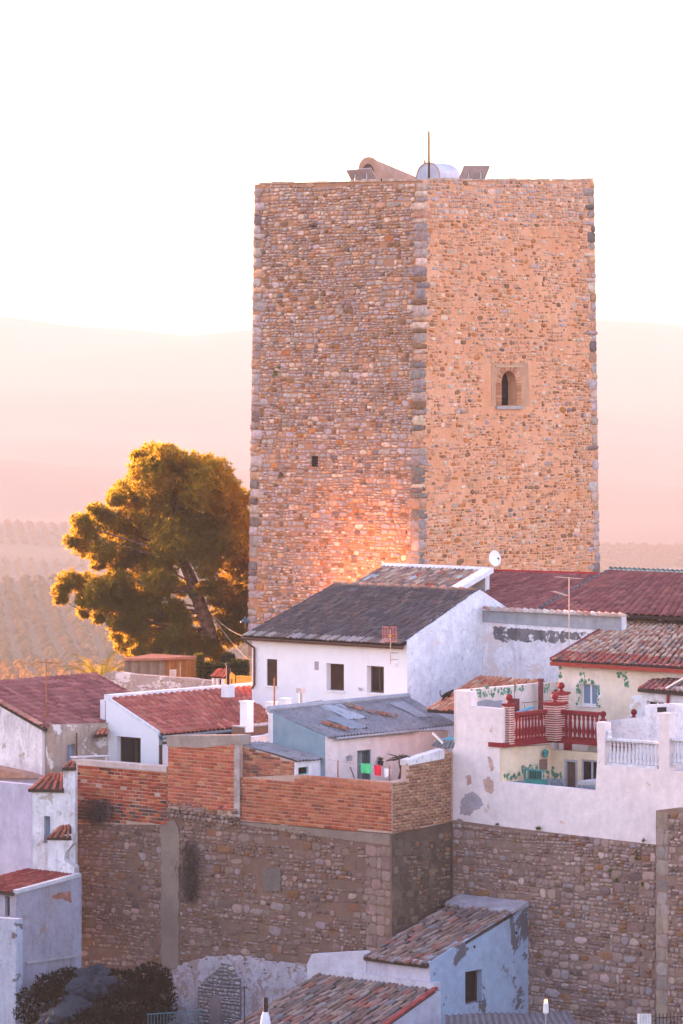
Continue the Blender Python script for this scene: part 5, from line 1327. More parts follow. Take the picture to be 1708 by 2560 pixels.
MB().bx(CY, CY.loc(1348, 1900)[0], CY.loc(1368, 1900)[0], CY.loc(1348, 1926)[1], CY.loc(1348, 1899)[1], -.05, .012).build('niche', flat('niche_dark', (.20, .13, .10)), M)
# ================= N: white house with red tiles, left of centre
NF = vp(397, 138.3, S_ANG); NG = vp(397, 138.3, E_ANG)
N = thing('red_tiled_house', 'white house with clean red tile roof and one square brown window', 'house', base_at(NF.O))
nw = rect(NG, 291, 1840, 352, 1908)
wall('gable_wall', NG, [(265, 2010), (397, 2020), (397, 1833), (265, 1748)], WHITE_CLEAN, N, [nw], 0, -.3)
ns = rect(NF, 541, 1823, 584, 1850)
wall('wall', NF, [(397, 2020), (690, 1990), (690, 1800), (397, 1832)], WHITE_CLEAN, N, [ns], .004, -.3, .008)
window(N, NG, nw, MATS['brown_metal'], GLASS, .22, .06, (.62,))
window(N, NF, ns, MATS['dark_metal'], MATS['dark_void'], .1, .04, ())
nA = NF.px(395, 1833); nB = along(nA, SV, 676); nD = NG.px(266, 1747); nC = along(nD, SV, 640)
nA2 = nA+EV*.15-UP*.07; nB2 = nB+EV*.15-UP*.07
palN_ = [((.36, .10, .075), 4), ((.42, .14, .10), 3), ((.32, .085, .07), 2)]
nr = tile_roof(N, nA2+SV*.10, nB2, nC, nD+SV*.10, palN_, TILE_NEW, .25, .33, 71, variants=FLATTILES, jit=.006, wid=1.0)
MB().box((nD+nC)/2+UP*.05+SV*.05, (nC-nD)/2, EV*.16, UP*.09).build('ridge_mortar', RIDGE_WHITE, nr)
MB().box((nD+nC)/2-UP*1.6-EV*.18, (nC-nD)/2, EV*.12, UP*1.55).build('wall', WHITE, N)
MB().box((nA+nD)/2+UP*.02+SV*.06, (nD-nA)/2, SV*.05, UP*.05).build('verge', RIDGE_WHITE, nr)
MB().tube([nA2-UP*.06+EV*.05, nB2-UP*.06+EV*.05-SV*.6], .055, 8).build('gutter', MATS['blue_grey_metal'], N)
MB().tube([NF.px(398, 1838, .2), NF.px(403, 1848, .08), NF.px(403, 1862, .07)], .05, 8).build('gutter_elbow', MATS['blue_grey_metal'], N)
MB().tube([NF.px(402, 1862, .07), NF.px(402, 1960, .07)], .06, 8).build('downpipe', MATS['brown_metal'], N)
MB().tube([NF.px(404, 1836+4, .02), NF.px(690, 1808, .02)], .02, 4).build('cornice', WHITE_CLEAN, N)
MB().bx(NF, NF.loc(402, 1900)[0], NF.loc(470, 1900)[0], NF.loc(402, 1842)[1]-.25, NF.loc(402, 1842)[1]-.18, 0, .06).build('beam', MATS['brown_metal'], N)
chm = thing('stove_pipe', 'black stove pipe on white base at the red roof ridge', 'chimney', nC.lerp(nD, .15)); cb = P(570, 1735, 142.0)
MB().box(P(570, 1727, 142.0), EV*.17, SV*.17, UP*.22).build('base', RIDGE_WHITE, chm); MB().tube([P(570, 1722, 142.0), P(570, 1664, 142.0)], .06, 10).build('pipe', MATS['dark_metal'], chm)
MB().lathe(P(570, 1663, 142.0), [(.09, 0), (.09, .05), (.03, .08)], 10).build('cap', MATS['dark_metal'], chm)
# ================= old rubble wall behind N
OW = vp(528, 149.0, E_ANG+8)
ow = thing('ruined_wall', 'crumbling rubble and plaster garden wall behind the red tiled roof', 'wall', base_at(OW.px(400, 1740)))
OWM = plaster('ruin_plaster', (.46, .35, .30), (.38, .28, .24), (.18, .14, .12), .8, 1.3, .4, peel=(.62, .54, .52), peel_amt=.44, peel_scale=1.5, bump=.8)
wall('core', OW, [(256, 1860), (660, 1880), (660, 1727), (600, 1722), (528, 1702), (500, 1700), (470, 1695), (430, 1694), (390, 1690), (350, 1688), (318, 1684), (300, 1681), (285, 1684), (275, 1679), (262, 1684), (256, 1690)], OWM, ow, (), 0, -.4)
rubble(ow, OW, [(258, 1760), (640, 1770), (640, 1728), (528, 1706), (400, 1692), (258, 1692)], RUB, [((.46, .36, .31), 3), ((.40, .28, .22), 2), ((.56, .48, .45), 1.5)], (.10, .2), (.9, 2.0), (.0, .04), .45, .02, seed=72, nmax=120, rest='rubble_stones')
LW2 = vp(255, 147.0, E_ANG+30)
lw2 = thing('earth_wall', 'low brown earthen wall behind the maroon roof', 'wall', base_at(LW2.px(120, 1750)))
wall('wall', LW2, [(-60, 1850), (256, 1860), (256, 1716), (200, 1719), (120, 1722), (60, 1724), (-60, 1727)], plaster('bare_earth', (.34, .22, .15), (.38, .27, .20), (.2, .13, .1), .6, 1.4, .3, bump=.7), lw2, (), 0, -.35)
pst = MB().box(P(232, 1705, 146.5), EV*.17, SV*.17, UP*.30).build('gate_post', PINKISH); tag(pst, 'pale square gate post on the brown wall', 'post')
# ================= L1: maroon roofed house, far left
L1F = vp(105, 138.0, S_ANG); L1G = vp(105, 138.0, E_ANG)
L1 = thing('maroon_tiled_house', 'weathered white house with maroon tile roof at the left edge', 'house', base_at(L1F.O))
wall('gable_wall', L1G, [(-80, 2010), (105, 2020), (105, 1818), (-80, 1712)], WHITE_OLD, L1, (), 0, -.3)
wall('wall', L1F, [(105, 2020), (300, 2000), (300, 1797), (105, 1816)], PINKISH, L1, (), .004, -.3, .008)
a = L1F.px(104, 1816); b_ = along(a, SV, 420); dd_ = L1G.px(-80, 1712); cc_ = dd_+(b_-a)
t1 = tile_roof(L1, a+EV*.15-UP*.08, b_+EV*.15-UP*.08, cc_, dd_, [((.25, .085, .08), 4), ((.29, .11, .095), 3), ((.21, .07, .065), 2)], TILE_NEW, .26, .35, 73, variants=FLATTILES, jit=.004, wid=1.0)
rng = np.random.default_rng(1); pc = Pieces(t1, 'verge_tile', TILE, 'verge_tiles')
for k in range(15):
    p = a.lerp(dd_, k/15); y = (dd_-a).normalized(); x = SV; pc.add(frame(np.array(p+UP*.03-SV*.02), np.array(x)*.2, np.array(y)*.34, np.array(x.cross(y))*.16), TILES[k % 8], pick(rng, [((.50, .22, .17), 2), ((.44, .17, .13), 1)]), 1)
pc.flush()
MB().box((cc_+dd_)/2-UP*1.6-EV*.1, (cc_-dd_)/2, EV*.1, UP*1.5).build('wall', WHITE, L1)
BW = L1F.shift(.35); bw = rect(BW, 168, 1862, 191, 1907)
br = thing('earth_walled_house', 'old house front of brown earth and flaking lime with a small window', 'house', base_at(BW.px(200, 1900)))
wall('wall', BW, [(130, 2020), (300, 2000), (300, 1806), (130, 1812)], BROWNWALL, br, [bw], 0, -.3)
window(br, BW, bw, MATS['grey_metal'], GLASS_BLUE, .12, .05, (.5,), MATS['white_trim'])
MB().tube([BW.px(192, 1905, .15), BW.px(192, 1832, .15)], .025, 6).build('pipe', MATS['brown_metal'], br)
aw = [BW.px(236, 1838, .4), BW.px(270, 1836, .4), BW.px(270, 1824, 0), BW.px(250, 1824, 0)]
tile_roof(br, *aw, [((.46, .16, .09), 1)], TILE, .18, .25, 74, name='awning')
ltw = thing('low_terrace_wall', 'low brown terrace parapet with pale coping beside the white gable', 'wall', base_at(P(230, 1920, 137.6)))
tp = vp(190, 137.0, S_ANG+8)
wall('wall', tp, [(188, 1960), (272, 1950), (272, 1890), (188, 1895)], BROWNWALL, ltw, (), 0, -.15); wall('coping', tp, [(187, 1895), (272, 1891), (272, 1888), (187, 1891)], PINKISH, ltw, (), .04, -.19)
# ================= L2/L3: pale houses on the far left
L3F = vp(78, 134.8, E_ANG); 
L3 = thing('pale_corner_house', 'tall pale house with stepped wall and small tile caps at the left edge', 'house', base_at(L3F.px(100, 2200)))
LIL = plaster('lilac_shaded_white', (.46, .43, .53), (.42, .39, .48), (.24, .22, .26), .4, .5, .3, bump=.2) if True else plaster('lilac_shaded_white', (0.527, 0.459, 0.522), (0.476, 0.408, 0.468), (0.255, 0.221, 0.252), .4, .5, .3, bump=.2)  # white wall; the lilac is shade put into its colour
wall('wall', L3F, [(-80, 2330), (80, 2330), (80, 1962), (-80, 1948)], LIL, L3, (), 0, -.3)
L3S = vp(78, 134.8, -12); lw3 = rect(L3S, 110, 2040, 126, 2108)
wall('wall', L3S, [(79, 2330), (188, 2340), (188, 1916), (158, 1916), (158, 1972), (79, 1970)], WHITE_OLD, L3, [lw3], .0, -.3, .006)
window(L3, L3S, lw3, MATS['grey_metal'], GLASS_BLUE, .15, .03, ())
palO = [((.34, .10, .06), 3), ((.40, .14, .08), 2), ((.28, .08, .055), 2)]
tile_roof(L3, L3S.px(70, 1973, .15), L3S.px(160, 1975, .12), L3S.px(160, 1935, -1.0), L3S.px(120, 1936, -1.0), palO, TILE, .17, .3, 75, name='tile_cap')
tile_roof(L3, L3S.px(155, 1920, .12), L3S.px(190, 1920, .12), L3S.px(190, 1906, -.35), L3S.px(175, 1904, -.35), palO, TILE, .17, .25, 76, name='tile_cap')
bt = L3S.shift(.45)
wall('buttress', bt, [(119, 2300), (186, 2300), (186, 2170), (160, 2150), (165, 2130), (182, 2110), (182, 2085), (119, 2092)], WHITE_OLD, L3, (), 0, -.6)
tile_roof(L3, bt.px(117, 2094, .1), bt.px(178, 2094, .1), bt.px(178, 2062, -.5), bt.px(150, 2066, -.5), palO, TILE, .17, .28, 77, name='tile_cap')
L2 = thing('flat_eaved_house', 'house corner with orange-brown eaves board at the left edge', 'house', base_at(P(20, 2000, 136.4)))
l2 = vp(96, 136.0, E_ANG+2); wall('eaves', l2, [(-80, 1946), (96, 1944), (60, 1932), (-80, 1902)], flat('eaves_brown', (.32, .17, .12), .85, var=.2), L2, (), .25, -.4)
wall('wall', l2, [(-80, 2100), (96, 2100), (96, 1946), (-80, 1948)], LIL, L2, (), 0, -.2)
# ================= L4: lower house with dark red roof
L4F = vp(40, 131.0, S_ANG); L4G = vp(40, 131.0, E_ANG)
L4 = thing('dark_red_roofed_house', 'shadowed pale house with dark red roof at the lower left', 'house', base_at(L4F.O))
L4M = plaster('shadow_white', (0.310, 0.307, 0.378), (0.273, 0.243, 0.273), (0.124, 0.109, 0.119), .6, .7, .4, peel=(0.248, 0.192, 0.189), peel_amt=.33, peel_scale=.9)  # blue shade of the low ground put into a white wall's colour
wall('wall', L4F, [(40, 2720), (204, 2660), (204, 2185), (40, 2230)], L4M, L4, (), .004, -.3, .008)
w4 = rect(L4G, 13, 2240, 29, 2290)
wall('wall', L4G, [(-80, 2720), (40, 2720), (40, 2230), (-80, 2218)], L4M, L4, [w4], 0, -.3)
window(L4, L4G, w4, MATS['dark_metal'], GLASS, .15, .03, ())
a = L4G.px(36, 2232); dA = along(a, -EV, -90); up4 = L4F.px(198, 2188)-L4F.px(38, 2231)
r4f = tile_roof(L4, dA-SV*.1, a-SV*.1, a+up4, dA+up4, [((.24, .05, .04), 3), ((.28, .075, .055), 2), ((.20, .04, .035), 2)], TILE, .19, .32, 78)
MB().box(a+up4/2+UP*.03+EV*.03, up4/2, EV*.09, UP*.06).build('verge', plaster('verge_white', (.52, .52, .56), None, (.3, .26, .26), .6, 2), r4f)
wall('flaked_brick', L4F, rough([(130, 2240), (150, 2232), (178, 2228), (178, 2258), (168, 2252), (150, 2246), (132, 2248)], 2, 4), flat('raw_brick', (.30, .13, .10), .9, var=.3), L4, (), .010, -.01)
wall('ledge', L4F, [(64, 2404), (190, 2386), (190, 2392), (64, 2410)], CEMENT, L4, (), .08, -.01)
MB().tube([L4F.px(42, 2360, .03), L4F.px(44, 2545, .03)], .012, 5).build('cable', MATS['dark_metal'], L4)
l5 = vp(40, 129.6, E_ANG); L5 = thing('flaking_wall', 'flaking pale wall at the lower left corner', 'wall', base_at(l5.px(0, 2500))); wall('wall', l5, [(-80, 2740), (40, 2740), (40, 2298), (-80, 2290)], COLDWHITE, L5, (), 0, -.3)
# ================= rocks and shrubs at the foot of the wall
ROCK = mortar('grey_rock', (0.039, 0.046, 0.059), (0.024, 0.028, 0.036), (0.054, 0.059, 0.066), 1.2)
def boulder(u, v, Y, r, label, seed):
    rng = np.random.default_rng(seed); bm = bmesh.new(); bmesh.ops.create_icosphere(bm, subdivisions=4, radius=1)
    c = P(u, v, Y)
    for q in bm.verts:
        d = q.co.copy(); k = 1+.35*mnoise.noise(d*1.4+Vector((seed, 0, 0)))+.22*mnoise.noise(d*3.5+Vector((0, seed, 0)))-.16*abs(mnoise.noise(d*5.5+Vector((seed, seed, 0))))+.05*mnoise.noise(d*14)
        q.co = Vector((d.x*r*1.2*k, d.y*r*k, d.z*r*.85*k))
    vs = [c+q.co for q in bm.verts]; fs = [[q.index for q in f.verts] for f in bm.faces]; bm.free()
    o = obj('rock', vs, fs, ROCK); tag(o, label, 'rock', 'grey rocks under the town wall')
for k, (u, v, Y, r, lab) in enumerate(((235, 2448, 129.5, .55, 'grey rock outcrop highest under the wall'), (205, 2480, 128.6, .5, 'pale topped boulder left of the rock outcrop'), (265, 2470, 128.4, .45, 'blue-grey boulder right of the outcrop'), (190, 2530, 127, .55, 'big rounded boulder at the bottom left'), (160, 2555, 126, .6, 'boulder cut by the bottom edge'))):
    boulder(u, v, Y, r, lab, k+3)
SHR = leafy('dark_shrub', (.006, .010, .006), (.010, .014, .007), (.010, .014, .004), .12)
def shrub(u, v, Y, rx, rz, label, seed, m=SHR, n=500, name='shrub'):
    rng = np.random.default_rng(seed); c = P(u, v, Y); t = thing(name, label, 'shrub', Vector((c.x, c.y, c.z-rz))); mb = MB()
    for _ in range(n):
        d = Vector(rng.normal(size=3)).normalized()*rng.uniform(.55, 1.0); q = c+Vector((d.x*rx, d.y*rx, d.z*rz)); tuft_mesh(mb, q, .16, 6, rng, .3, .025)
    mb.build('foliage', m, t); st = MB()
    for k in range(5): st.tube([Vector((c.x, c.y, c.z-rz)), c+Vector((rng.normal(0, rx*.4), rng.normal(0, rx*.3), rng.uniform(0, rz*.5)))], [.03, .01], 5)
    st.build('stems', BARK, t)
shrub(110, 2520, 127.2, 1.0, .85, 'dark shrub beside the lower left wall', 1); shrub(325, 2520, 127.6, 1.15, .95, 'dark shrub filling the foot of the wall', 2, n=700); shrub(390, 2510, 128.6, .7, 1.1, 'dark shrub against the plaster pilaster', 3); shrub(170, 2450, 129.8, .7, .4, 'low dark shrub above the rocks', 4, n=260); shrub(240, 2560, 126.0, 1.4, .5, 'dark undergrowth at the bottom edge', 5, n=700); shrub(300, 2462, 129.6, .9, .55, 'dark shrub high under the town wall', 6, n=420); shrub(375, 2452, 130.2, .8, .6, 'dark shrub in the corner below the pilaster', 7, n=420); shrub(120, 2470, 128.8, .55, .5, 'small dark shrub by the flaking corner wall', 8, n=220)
# ================= Q: blue-shaded white house against the curtain wall
qb = RW.col(1322); qa = along(qb, -SV, 1075); QG = Pl(qa, SV, UP); QF = Pl(qa, EV, UP)
Q = thing('blue_shaded_house', 'peeling house of blue-shaded white with old tile roof against the curtain wall', 'house', base_at(qa))
qw = rect(QG, 1163, 2430, 1205, 2512)
PEEL = plaster('blue_shaded_peel', (0.294, 0.375, 0.484), (0.280, 0.345, 0.452), (0.140, 0.150, 0.187), .25, .7, .2, peel=(0.105, 0.098, 0.109), peel_amt=.40, peel_scale=.75, bump=.2)  # blue and dark tone is shade put into white; the peeling is real
wall('gable_wall', QG, [(1075, 2720), (1323, 2640), (1323, 2268), (1310, 2262), (1075, 2405)], PEEL, Q, [qw], .004, -.3, .008)
window(Q, QG, qw, MATS['brown_metal'], MATS['dark_void'], .2, .05, ())
wall('wall', QF, [(905, 2640), (1075, 2720), (1075, 2404), (905, 2384)], plaster('lilac_shaded_wash', (.52, .48, .56), None, (.25, .22, .24), .4, 1.2, .4), Q, (), 0, -.3)  # white strip of wall with the same shade in its colour
for (u, v) in ((1186, 2367), (1291, 2332), (1054, 2412)): c = (QG if u > 1080 else QF).px(u, v, .004); MB().tube([c, c+QG.n*.01], .045, 8).build('vent_hole', MATS['dark_void'], Q)
qA = along(QF.px(1070, 2408), -EV, 916); qB = QF.px(1070, 2408); qC = QG.px(1306, 2264)-SV*.6+UP*.0; qC = QG.px(1285, 2278); qD = along(qC, -EV, 1128)
palQ_ = [((.20, .12, .10), 3), ((.26, .17, .14), 3), ((.15, .11, .105), 3), ((.27, .105, .08), .8), ((.27, .215, .19), .9), ((.19, .175, .175), .4)]
qr = tile_roof(Q, qA-SV*.15-UP*.05, qB-SV*.15-UP*.05+EV*.05, qC+EV*.05, qD, palQ_, TILE, .20, .34, 81, jit=.03)
upq = (qC-qB).normalized(); fpl = Pl(qD, EV, upq); Lq = (qC-qD).length
rr_ = random.Random(4); fo = [(-.15, .62), (-.15, .0)]+[(-.1+(Lq+.2)*k/22, -.10-rr_.uniform(0, .32)*(1-.5*k/22)) for k in range(23)]+[(Lq+.12, .62)]
fm = MB(); slab_local(fm, fpl, fo, [], .09, -.05); fm.build('lime_flashing', plaster('flashing', (.36, .34, .38), (.28, .25, .27), (.25, .2, .2), .7, 2.5), qr)
MB().box((qC+qD)/2+SV*.8-UP*.6, (qC-qD)/2, SV*.1, UP*.8).build('wall', WHITE, Q)
MB().tube([QG.px(1262, 2298, .08), QG.px(1313, 2265, .08)], .035, 6).build('gutter', MATS['dark_metal'], Q)
# ================= Pm: nearest old roof at the bottom
pC0 = QF.px(1088, 2474, .06); pD0 = along(pC0, -EV, 800)
PM = thing('old_tile_house', 'old tile roofed house at the bottom edge with red verge', 'house', base_at(pC0-SV*2))
dnP = -SV*5.6-UP*1.95
pr = tile_roof(PM, pD0+dnP-EV*.6, pC0+dnP, pC0, pD0, palQ_, TILE, .20, .34, 82, jit=.03)
VR = flat('verge_red', (.26, .05, .045), .8, var=.3)
MB().box(pC0+dnP/2+EV*.03+UP*.06, dnP/2, EV*.09, UP*.035).build('verge', VR, pr)
PG = Pl(Vector((pC0.x, pC0.y, 0)), SV, UP); z1 = pC0.z-.05
mb = MB(); q0 = pC0+dnP; slab_local(mb, PG, [(-5.6, q0.z-5), (.3, q0.z-5), (.3, z1), (0, z1-.02), (-5.6, q0.z-.1)], [], -.02, -.3); mb.build('gable_wall', plaster('grey_lilac', (.46, .46, .54), None, (.24, .22, .24), .4, .8, .4), PM)
MB().box(pC0.lerp(pD0, .45)+UP*.10+SV*.1, (pD0-pC0)*.45, SV*.16, UP*.10).build('ridge_mortar', plaster('ridge_lilac', (.50, .48, .54), None, (.25, .2, .2), .7, 3), pr)
bk = thing('whitewashed_block', 'whitewashed wall stub beside the old tile roofs', 'wall', base_at(P(840, 2440, 125.2))); wall('wall', QF.shift(.02), [(770, 2520), (916, 2520), (916, 2383), (905, 2378), (780, 2385), (768, 2410)], plaster('stub_white', (.50, .48, .54), None, (.26, .23, .25), .5, 1.4), bk, (), 0, -.3)
chb = thing('flue_pipe', 'short dark flue on white base on the bottom tiled roof', 'chimney', P(664, 2550, 119.5)); MB().tube([P(664, 2532, 119.5), P(664, 2494, 119.5)], .07, 10).build('pipe', MATS['dark_metal'], chb); MB().lathe(P(664, 2560, 119.5), [(.16, 0), (.13, .2), (.08, .36)], 10).build('base', RIDGE_WHITE, chb)
ap = thing('aerial_pole', 'thin dark pole rising beside the bottom roof', 'pole', P(612, 2570, 120.5)); MB().tube([P(612, 2580, 120.5), P(611, 2465, 120.5)], .02, 6).build('pole', MATS['dark_metal'], ap); MB().tube([P(604, 2470, 120.5), P(619, 2468, 120.5)], .012, 5).build('arm', MATS['dark_metal'], ap)
# grey sheet roof at the bottom right, lamp, fence
cr = thing('grey_sheet_roof', 'grey corrugated sheet roof along the bottom edge', 'roof', base_at(P(1250, 2560, 118)))
corrugated(cr, P(1110, 2600, 117.5), P(1470, 2600, 114.8), P(1420, 2528, 121.5), P(1112, 2536, 121.6), 20, plaster('dark_sheet', (.10, .10, .115), (.13, .12, .13), (.05, .045, .05), .6, 1.2, .5), name='sheet')
MB().box(P(1290, 2600, 117)-UP*1.2, EV*2, SV*1, UP*.8).build('wall', WHITE, cr)
lamp = thing('street_lamp', 'small white street lantern on a thin post at the bottom', 'street lamp', P(1365, 2600, 117.0)); lc = P(1365, 2535, 117.0)
MB().tube([P(1365, 2600, 117.0), P(1365, 2532, 117.0)], .02, 6).build('post', MATS['grey_metal'], lamp)
MB().lathe(lc, [(.05, 0), (.085, .05), (.075, .30), (.05, .34)], 10).build('housing', flat('lamp_white', (.66, .62, .60), .5), lamp)
LM, n_, l_, b_ = _nodes('sunlit_tip'); b_.inputs['Emission Color'].default_value = (1, .45, .12, 1); b_.inputs['Emission Strength'].default_value = .6; b_.inputs['Base Color'].default_value = (.8, .4, .1, 1)  # small emission imitates low sun catching the lantern tip
MB().lathe(lc+UP*.34, [(.05, 0), (.055, .06), (.02, .09)], 10).build('lantern_tip', LM, lamp)
cr2 = thing('slatted_crate', 'slatted white crate on the sheet roof at the bottom right', 'crate', P(1612, 2575, 116.5))
for k in range(5): MB().box(P(1597+k*7, 2552, 116.5), EV*.035, SV*.02, UP*.2).build('slat', flat('lamp_white', (.66, .62, .60)), cr2)
MB().box(P(1611, 2570, 116.4), EV*.25, SV*.02, UP*.03).build('rail', MATS['lamp_white'], cr2)
fe = thing('iron_fence', 'dark iron spike fence at the bottom right corner', 'fence', P(1680, 2590, 116.8))
for k in range(10): MB().tube([P(1640+k*9, 2590, 117), P(1640+k*9, 2534-k*.6, 117)], .012, 5).build('bar', MATS['dark_metal'], fe)
MB().tube([P(1636, 2545, 117), P(1735, 2540, 117)], .014, 5).build('rail', MATS['dark_metal'], fe)
rlg = thing('green_railing', 'blue-green iron railing at the foot of the whitewashed wall', 'railing', P(435, 2570, 124.5)); GRN = flat('railing_green', (.05, .12, .14), .6)
for k in range(18): MB().tube([P(370+k*8, 2585, 124.8-k*.05), P(370+k*8, 2534-k*.5, 124.8-k*.05)], .012, 5).build('bar', GRN, rlg)
MB().tube([P(368, 2536, 124.8), P(508, 2526, 124)], .018, 6).build('rail', GRN, rlg)
# ================= the pine left of the tower
PINE = leafy('pine_needles', (.034, .052, .012), (.055, .070, .014), (.85, .55, .02), .46, .8)
BARKP = flat('pine_bark', (.20, .105, .07), .95, var=.45, scale=6, bump=1.0)
YT = 162.0
def cpx(x, y, Y): return P(100+x*.3508, 1080+y*.3508, Y)
base = cpx(1265, 1640, YT)
pine = thing('pine_tree', 'large leaning pine with golden backlit edges left of the tower', 'tree', Vector((base.x, base.y, gz(base.x, base.y))))
tp_ = [(1275, 1760), (1255, 1600), (1200, 1400), (1130, 1200), (1070, 1030), (1010, 900), (960, 700), (950, 480), (930, 300)]
MB().tube([cpx(x, y, YT) for x, y in tp_], [.36, .32, .29, .27, .24, .20, .14, .08, .03], 10).build('trunk', BARKP, pine, True)
MB().tube([cpx(1118, 1170, YT), cpx(1098, 1120, YT)], .31, 10).build('band', flat('trunk_band', (.07, .07, .04)), pine)
rng = np.random.default_rng(99)
blobs = [(800,190,100),(900,170,80),(1010,230,100),(1150,270,110),(1260,290,90),(720,270,70),(690,170,30),(800,330,130),(1000,380,190),(1200,420,160),(1330,400,80),(1430,480,70),(620,440,90),(540,470,60),(700,520,130),(900,560,190),(1120,600,190),(1330,600,140),(1440,640,80),(400,560,50),(450,620,80),(290,640,55),(330,700,80),(560,680,120),(760,720,150),(230,780,45),(320,820,70),(440,850,80),(420,940,40),(600,850,100),(980,780,160),(1180,800,150),(1380,800,110),(700,950,110),(540,960,50),(880,930,100),(1200,960,80),(1400,960,110),(220,1060,70),(150,1120,50),(320,1080,70),(430,1110,80),(150,1190,40),(560,1080,90),(700,1100,100),(830,1060,80),(330,1200,60),(460,1220,90),(600,1230,90),(310,1290,35),(760,1250,80),(420,1320,40),(540,1370,50),(640,1360,80),(1270,1110,70),(1400,1150,110),(1440,1300,90),(1340,1300,90),(1260,1200,50),(960,1250,60),(700,1430,90),(860,1400,60),(570,1450,50),(620,1520,70),(1000,1440,80),(900,1480,55),(1090,1520,80),(830,1540,50),(1200,1540,70),(1340,1450,80),(1430,1420,70),(700,1570,50),(950,1570,40),(1500,700,90),(1500,900,90),(1520,1100,90),(1520,1300,80),(1270,1590,50),(820,1160,80),(900,1080,70),(700,1300,80),(880,1320,60),(1010,1340,60),(560,1300,60),(780,1480,60),(480,1150,60),(640,1180,70),(1160,1330,50),(1000,1120,50),(1180,1120,50)]
mb = MB(); brn = MB(); VV_, TT_ = [], []; nv_ = 0
def tuft_np(c, r, n, up):
    d = rng.normal(size=(n, 3)); d[:, 2] += up; d /= np.linalg.norm(d, axis=1)[:, None]; d *= r*rng.uniform(.6, 1.1, (n, 1))
    s = np.cross(d, rng.normal(size=(n, 3))); s /= np.linalg.norm(s, axis=1)[:, None]; s *= .022
    return np.stack([c-s, c+s, c+d], 1).reshape(-1, 3)
for (x, y, r) in blobs:
    dx = (x-850)/750; dy = (y-850)/800; dep = max(.15, 1-dx*dx*.8-dy*dy*.5); R = r*.3508/F*YT
    Yc = YT+rng.uniform(-1, 1)*2.3*dep; c = np.array(cpx(x, y, Yc))
    n = int(250*(r/90)**1.7)+60
    for _ in range(n):
        d = rng.normal(size=3); d /= np.linalg.norm(d); d *= rng.uniform(.2, 1.22)**.65; q = c+d*np.array([R*1.25, R*1.5, R*1.02])
        VV_.append(tuft_np(q, rng.uniform(.11, .27), 15, .35)); 
    # limb from the trunk to the clump
    if rng.random() < .45: continue
    ty = min(max(y+110+.13*abs(x-1000), 480), 1500)
    for i in range(len(tp_)-1):
        if tp_[i+1][1] <= ty <= tp_[i][1]:
            k = (ty-tp_[i+1][1])/(tp_[i][1]-tp_[i+1][1]); tx = tp_[i+1][0]*(1-k)+tp_[i][0]*k
    p0 = cpx(tx, ty, YT); p2 = Vector(c); pm = (p0+p2)/2+Vector((0, 0, -.12*abs(p2.x-p0.x)))+Vector(rng.normal(0, .1, 3))
    brn.tube([p0, p0.lerp(pm, .6)+Vector(rng.normal(0, .05, 3)), pm.lerp(p2, .5)+Vector(rng.normal(0, .06, 3)), p2], [.06, .042, .028, .010], 5)
V_ = np.concatenate(VV_)-np.array(pine.location); T_ = np.arange(len(V_)).reshape(-1, 3)
me = tri_mesh('crown', V_, T_, PINE, None, False); o = bpy.data.objects.new('crown', me); link(o, pine)
brn.build('limbs', BARKP, pine, True)
# ================= garden by the tower: timber shed, hedges, palm, model house
TW = vp(413, 153.5, E_ANG+14); TW2 = vp(413, 153.5, S_ANG-8)
hutb = thing('timber_shed', 'brown timber garden shed with flat overhanging roof under the pine', 'shed', base_at(TW.O))
wall('wall', TW, [(311, 1790), (413, 1790), (413, 1650), (311, 1652)], MATS['timber_grey'], hutb, (), 0, -.1)
wall('wall', TW2, [(413, 1790), (489, 1780), (489, 1648), (413, 1650)], MATS['timber'], hutb, (), .004, -.1, .006)
k_ = 0
for a in np.arange(TW.loc(312, 1700)[0], -.02, .14): MB().bx(TW, a+.004, min(a+.134, -.006), TW.loc(412, 1740)[1], TW.loc(412, 1652)[1], 0, .016).build('plank', flat('plank_%d' % (k_ % 3), [(.22, .15, .11), (.19, .125, .09), (.25, .17, .125)][k_ % 3], .8), hutb); k_ += 1
a1 = TW2.loc(488, 1700)[0]
for a in np.arange(.01, a1-.1, .14): MB().bx(TW2, a+.004, a+.134, TW2.loc(414, 1740)[1], TW2.loc(414, 1652)[1], .004, .02).build('plank', flat('warm_plank_%d' % (k_ % 3), [(.30, .12, .035), (.26, .10, .03), (.34, .14, .045)][k_ % 3], .7), hutb); k_ += 1
rq = [TW.px(306, 1652, .15), TW2.px(413, 1650, .15)+TW.n*.15, TW2.px(492, 1646, .12), TW.px(380, 1640, -2.2)]
MB().add([q for q in rq]+[q+UP*.09 for q in rq], [(3, 2, 1, 0), (4, 5, 6, 7), (0, 1, 5, 4), (1, 2, 6, 5), (2, 3, 7, 6), (3, 0, 4, 7)]).build('roof', flat('shed_roof', (.36, .15, .10), .7), hutb)
MB().bx(TW2, TW2.loc(423, 1690)[0], TW2.loc(440, 1690)[0], TW2.loc(423, 1692)[1], TW2.loc(423, 1674)[1], .02, .03).build('notice', flat('paper', (.70, .58, .50)), hutb)
for k in range(4): MB().bx(TW2, TW2.loc(425, 1690)[0], TW2.loc(438-3*(k % 2), 1690)[0], TW2.loc(423, 1678+k*3.4)[1]-.012, TW2.loc(423, 1678+k*3.4)[1], .03, .033).build('text_line', flat('faded_text', (.42, .30, .26)), hutb)
MB().bx(TW2, TW2.loc(449, 1690)[0], TW2.loc(451, 1690)[0], TW2.loc(449, 1690)[1]-.35, TW2.loc(449, 1655)[1], .02, .03).build('door_edge', flat('pale_edge', (.5, .4, .3)), hutb)
HEDGE = leafy('hedge_leaf', (.030, .045, .012), (.055, .065, .014), (.32, .26, .03), .35, 1.0)
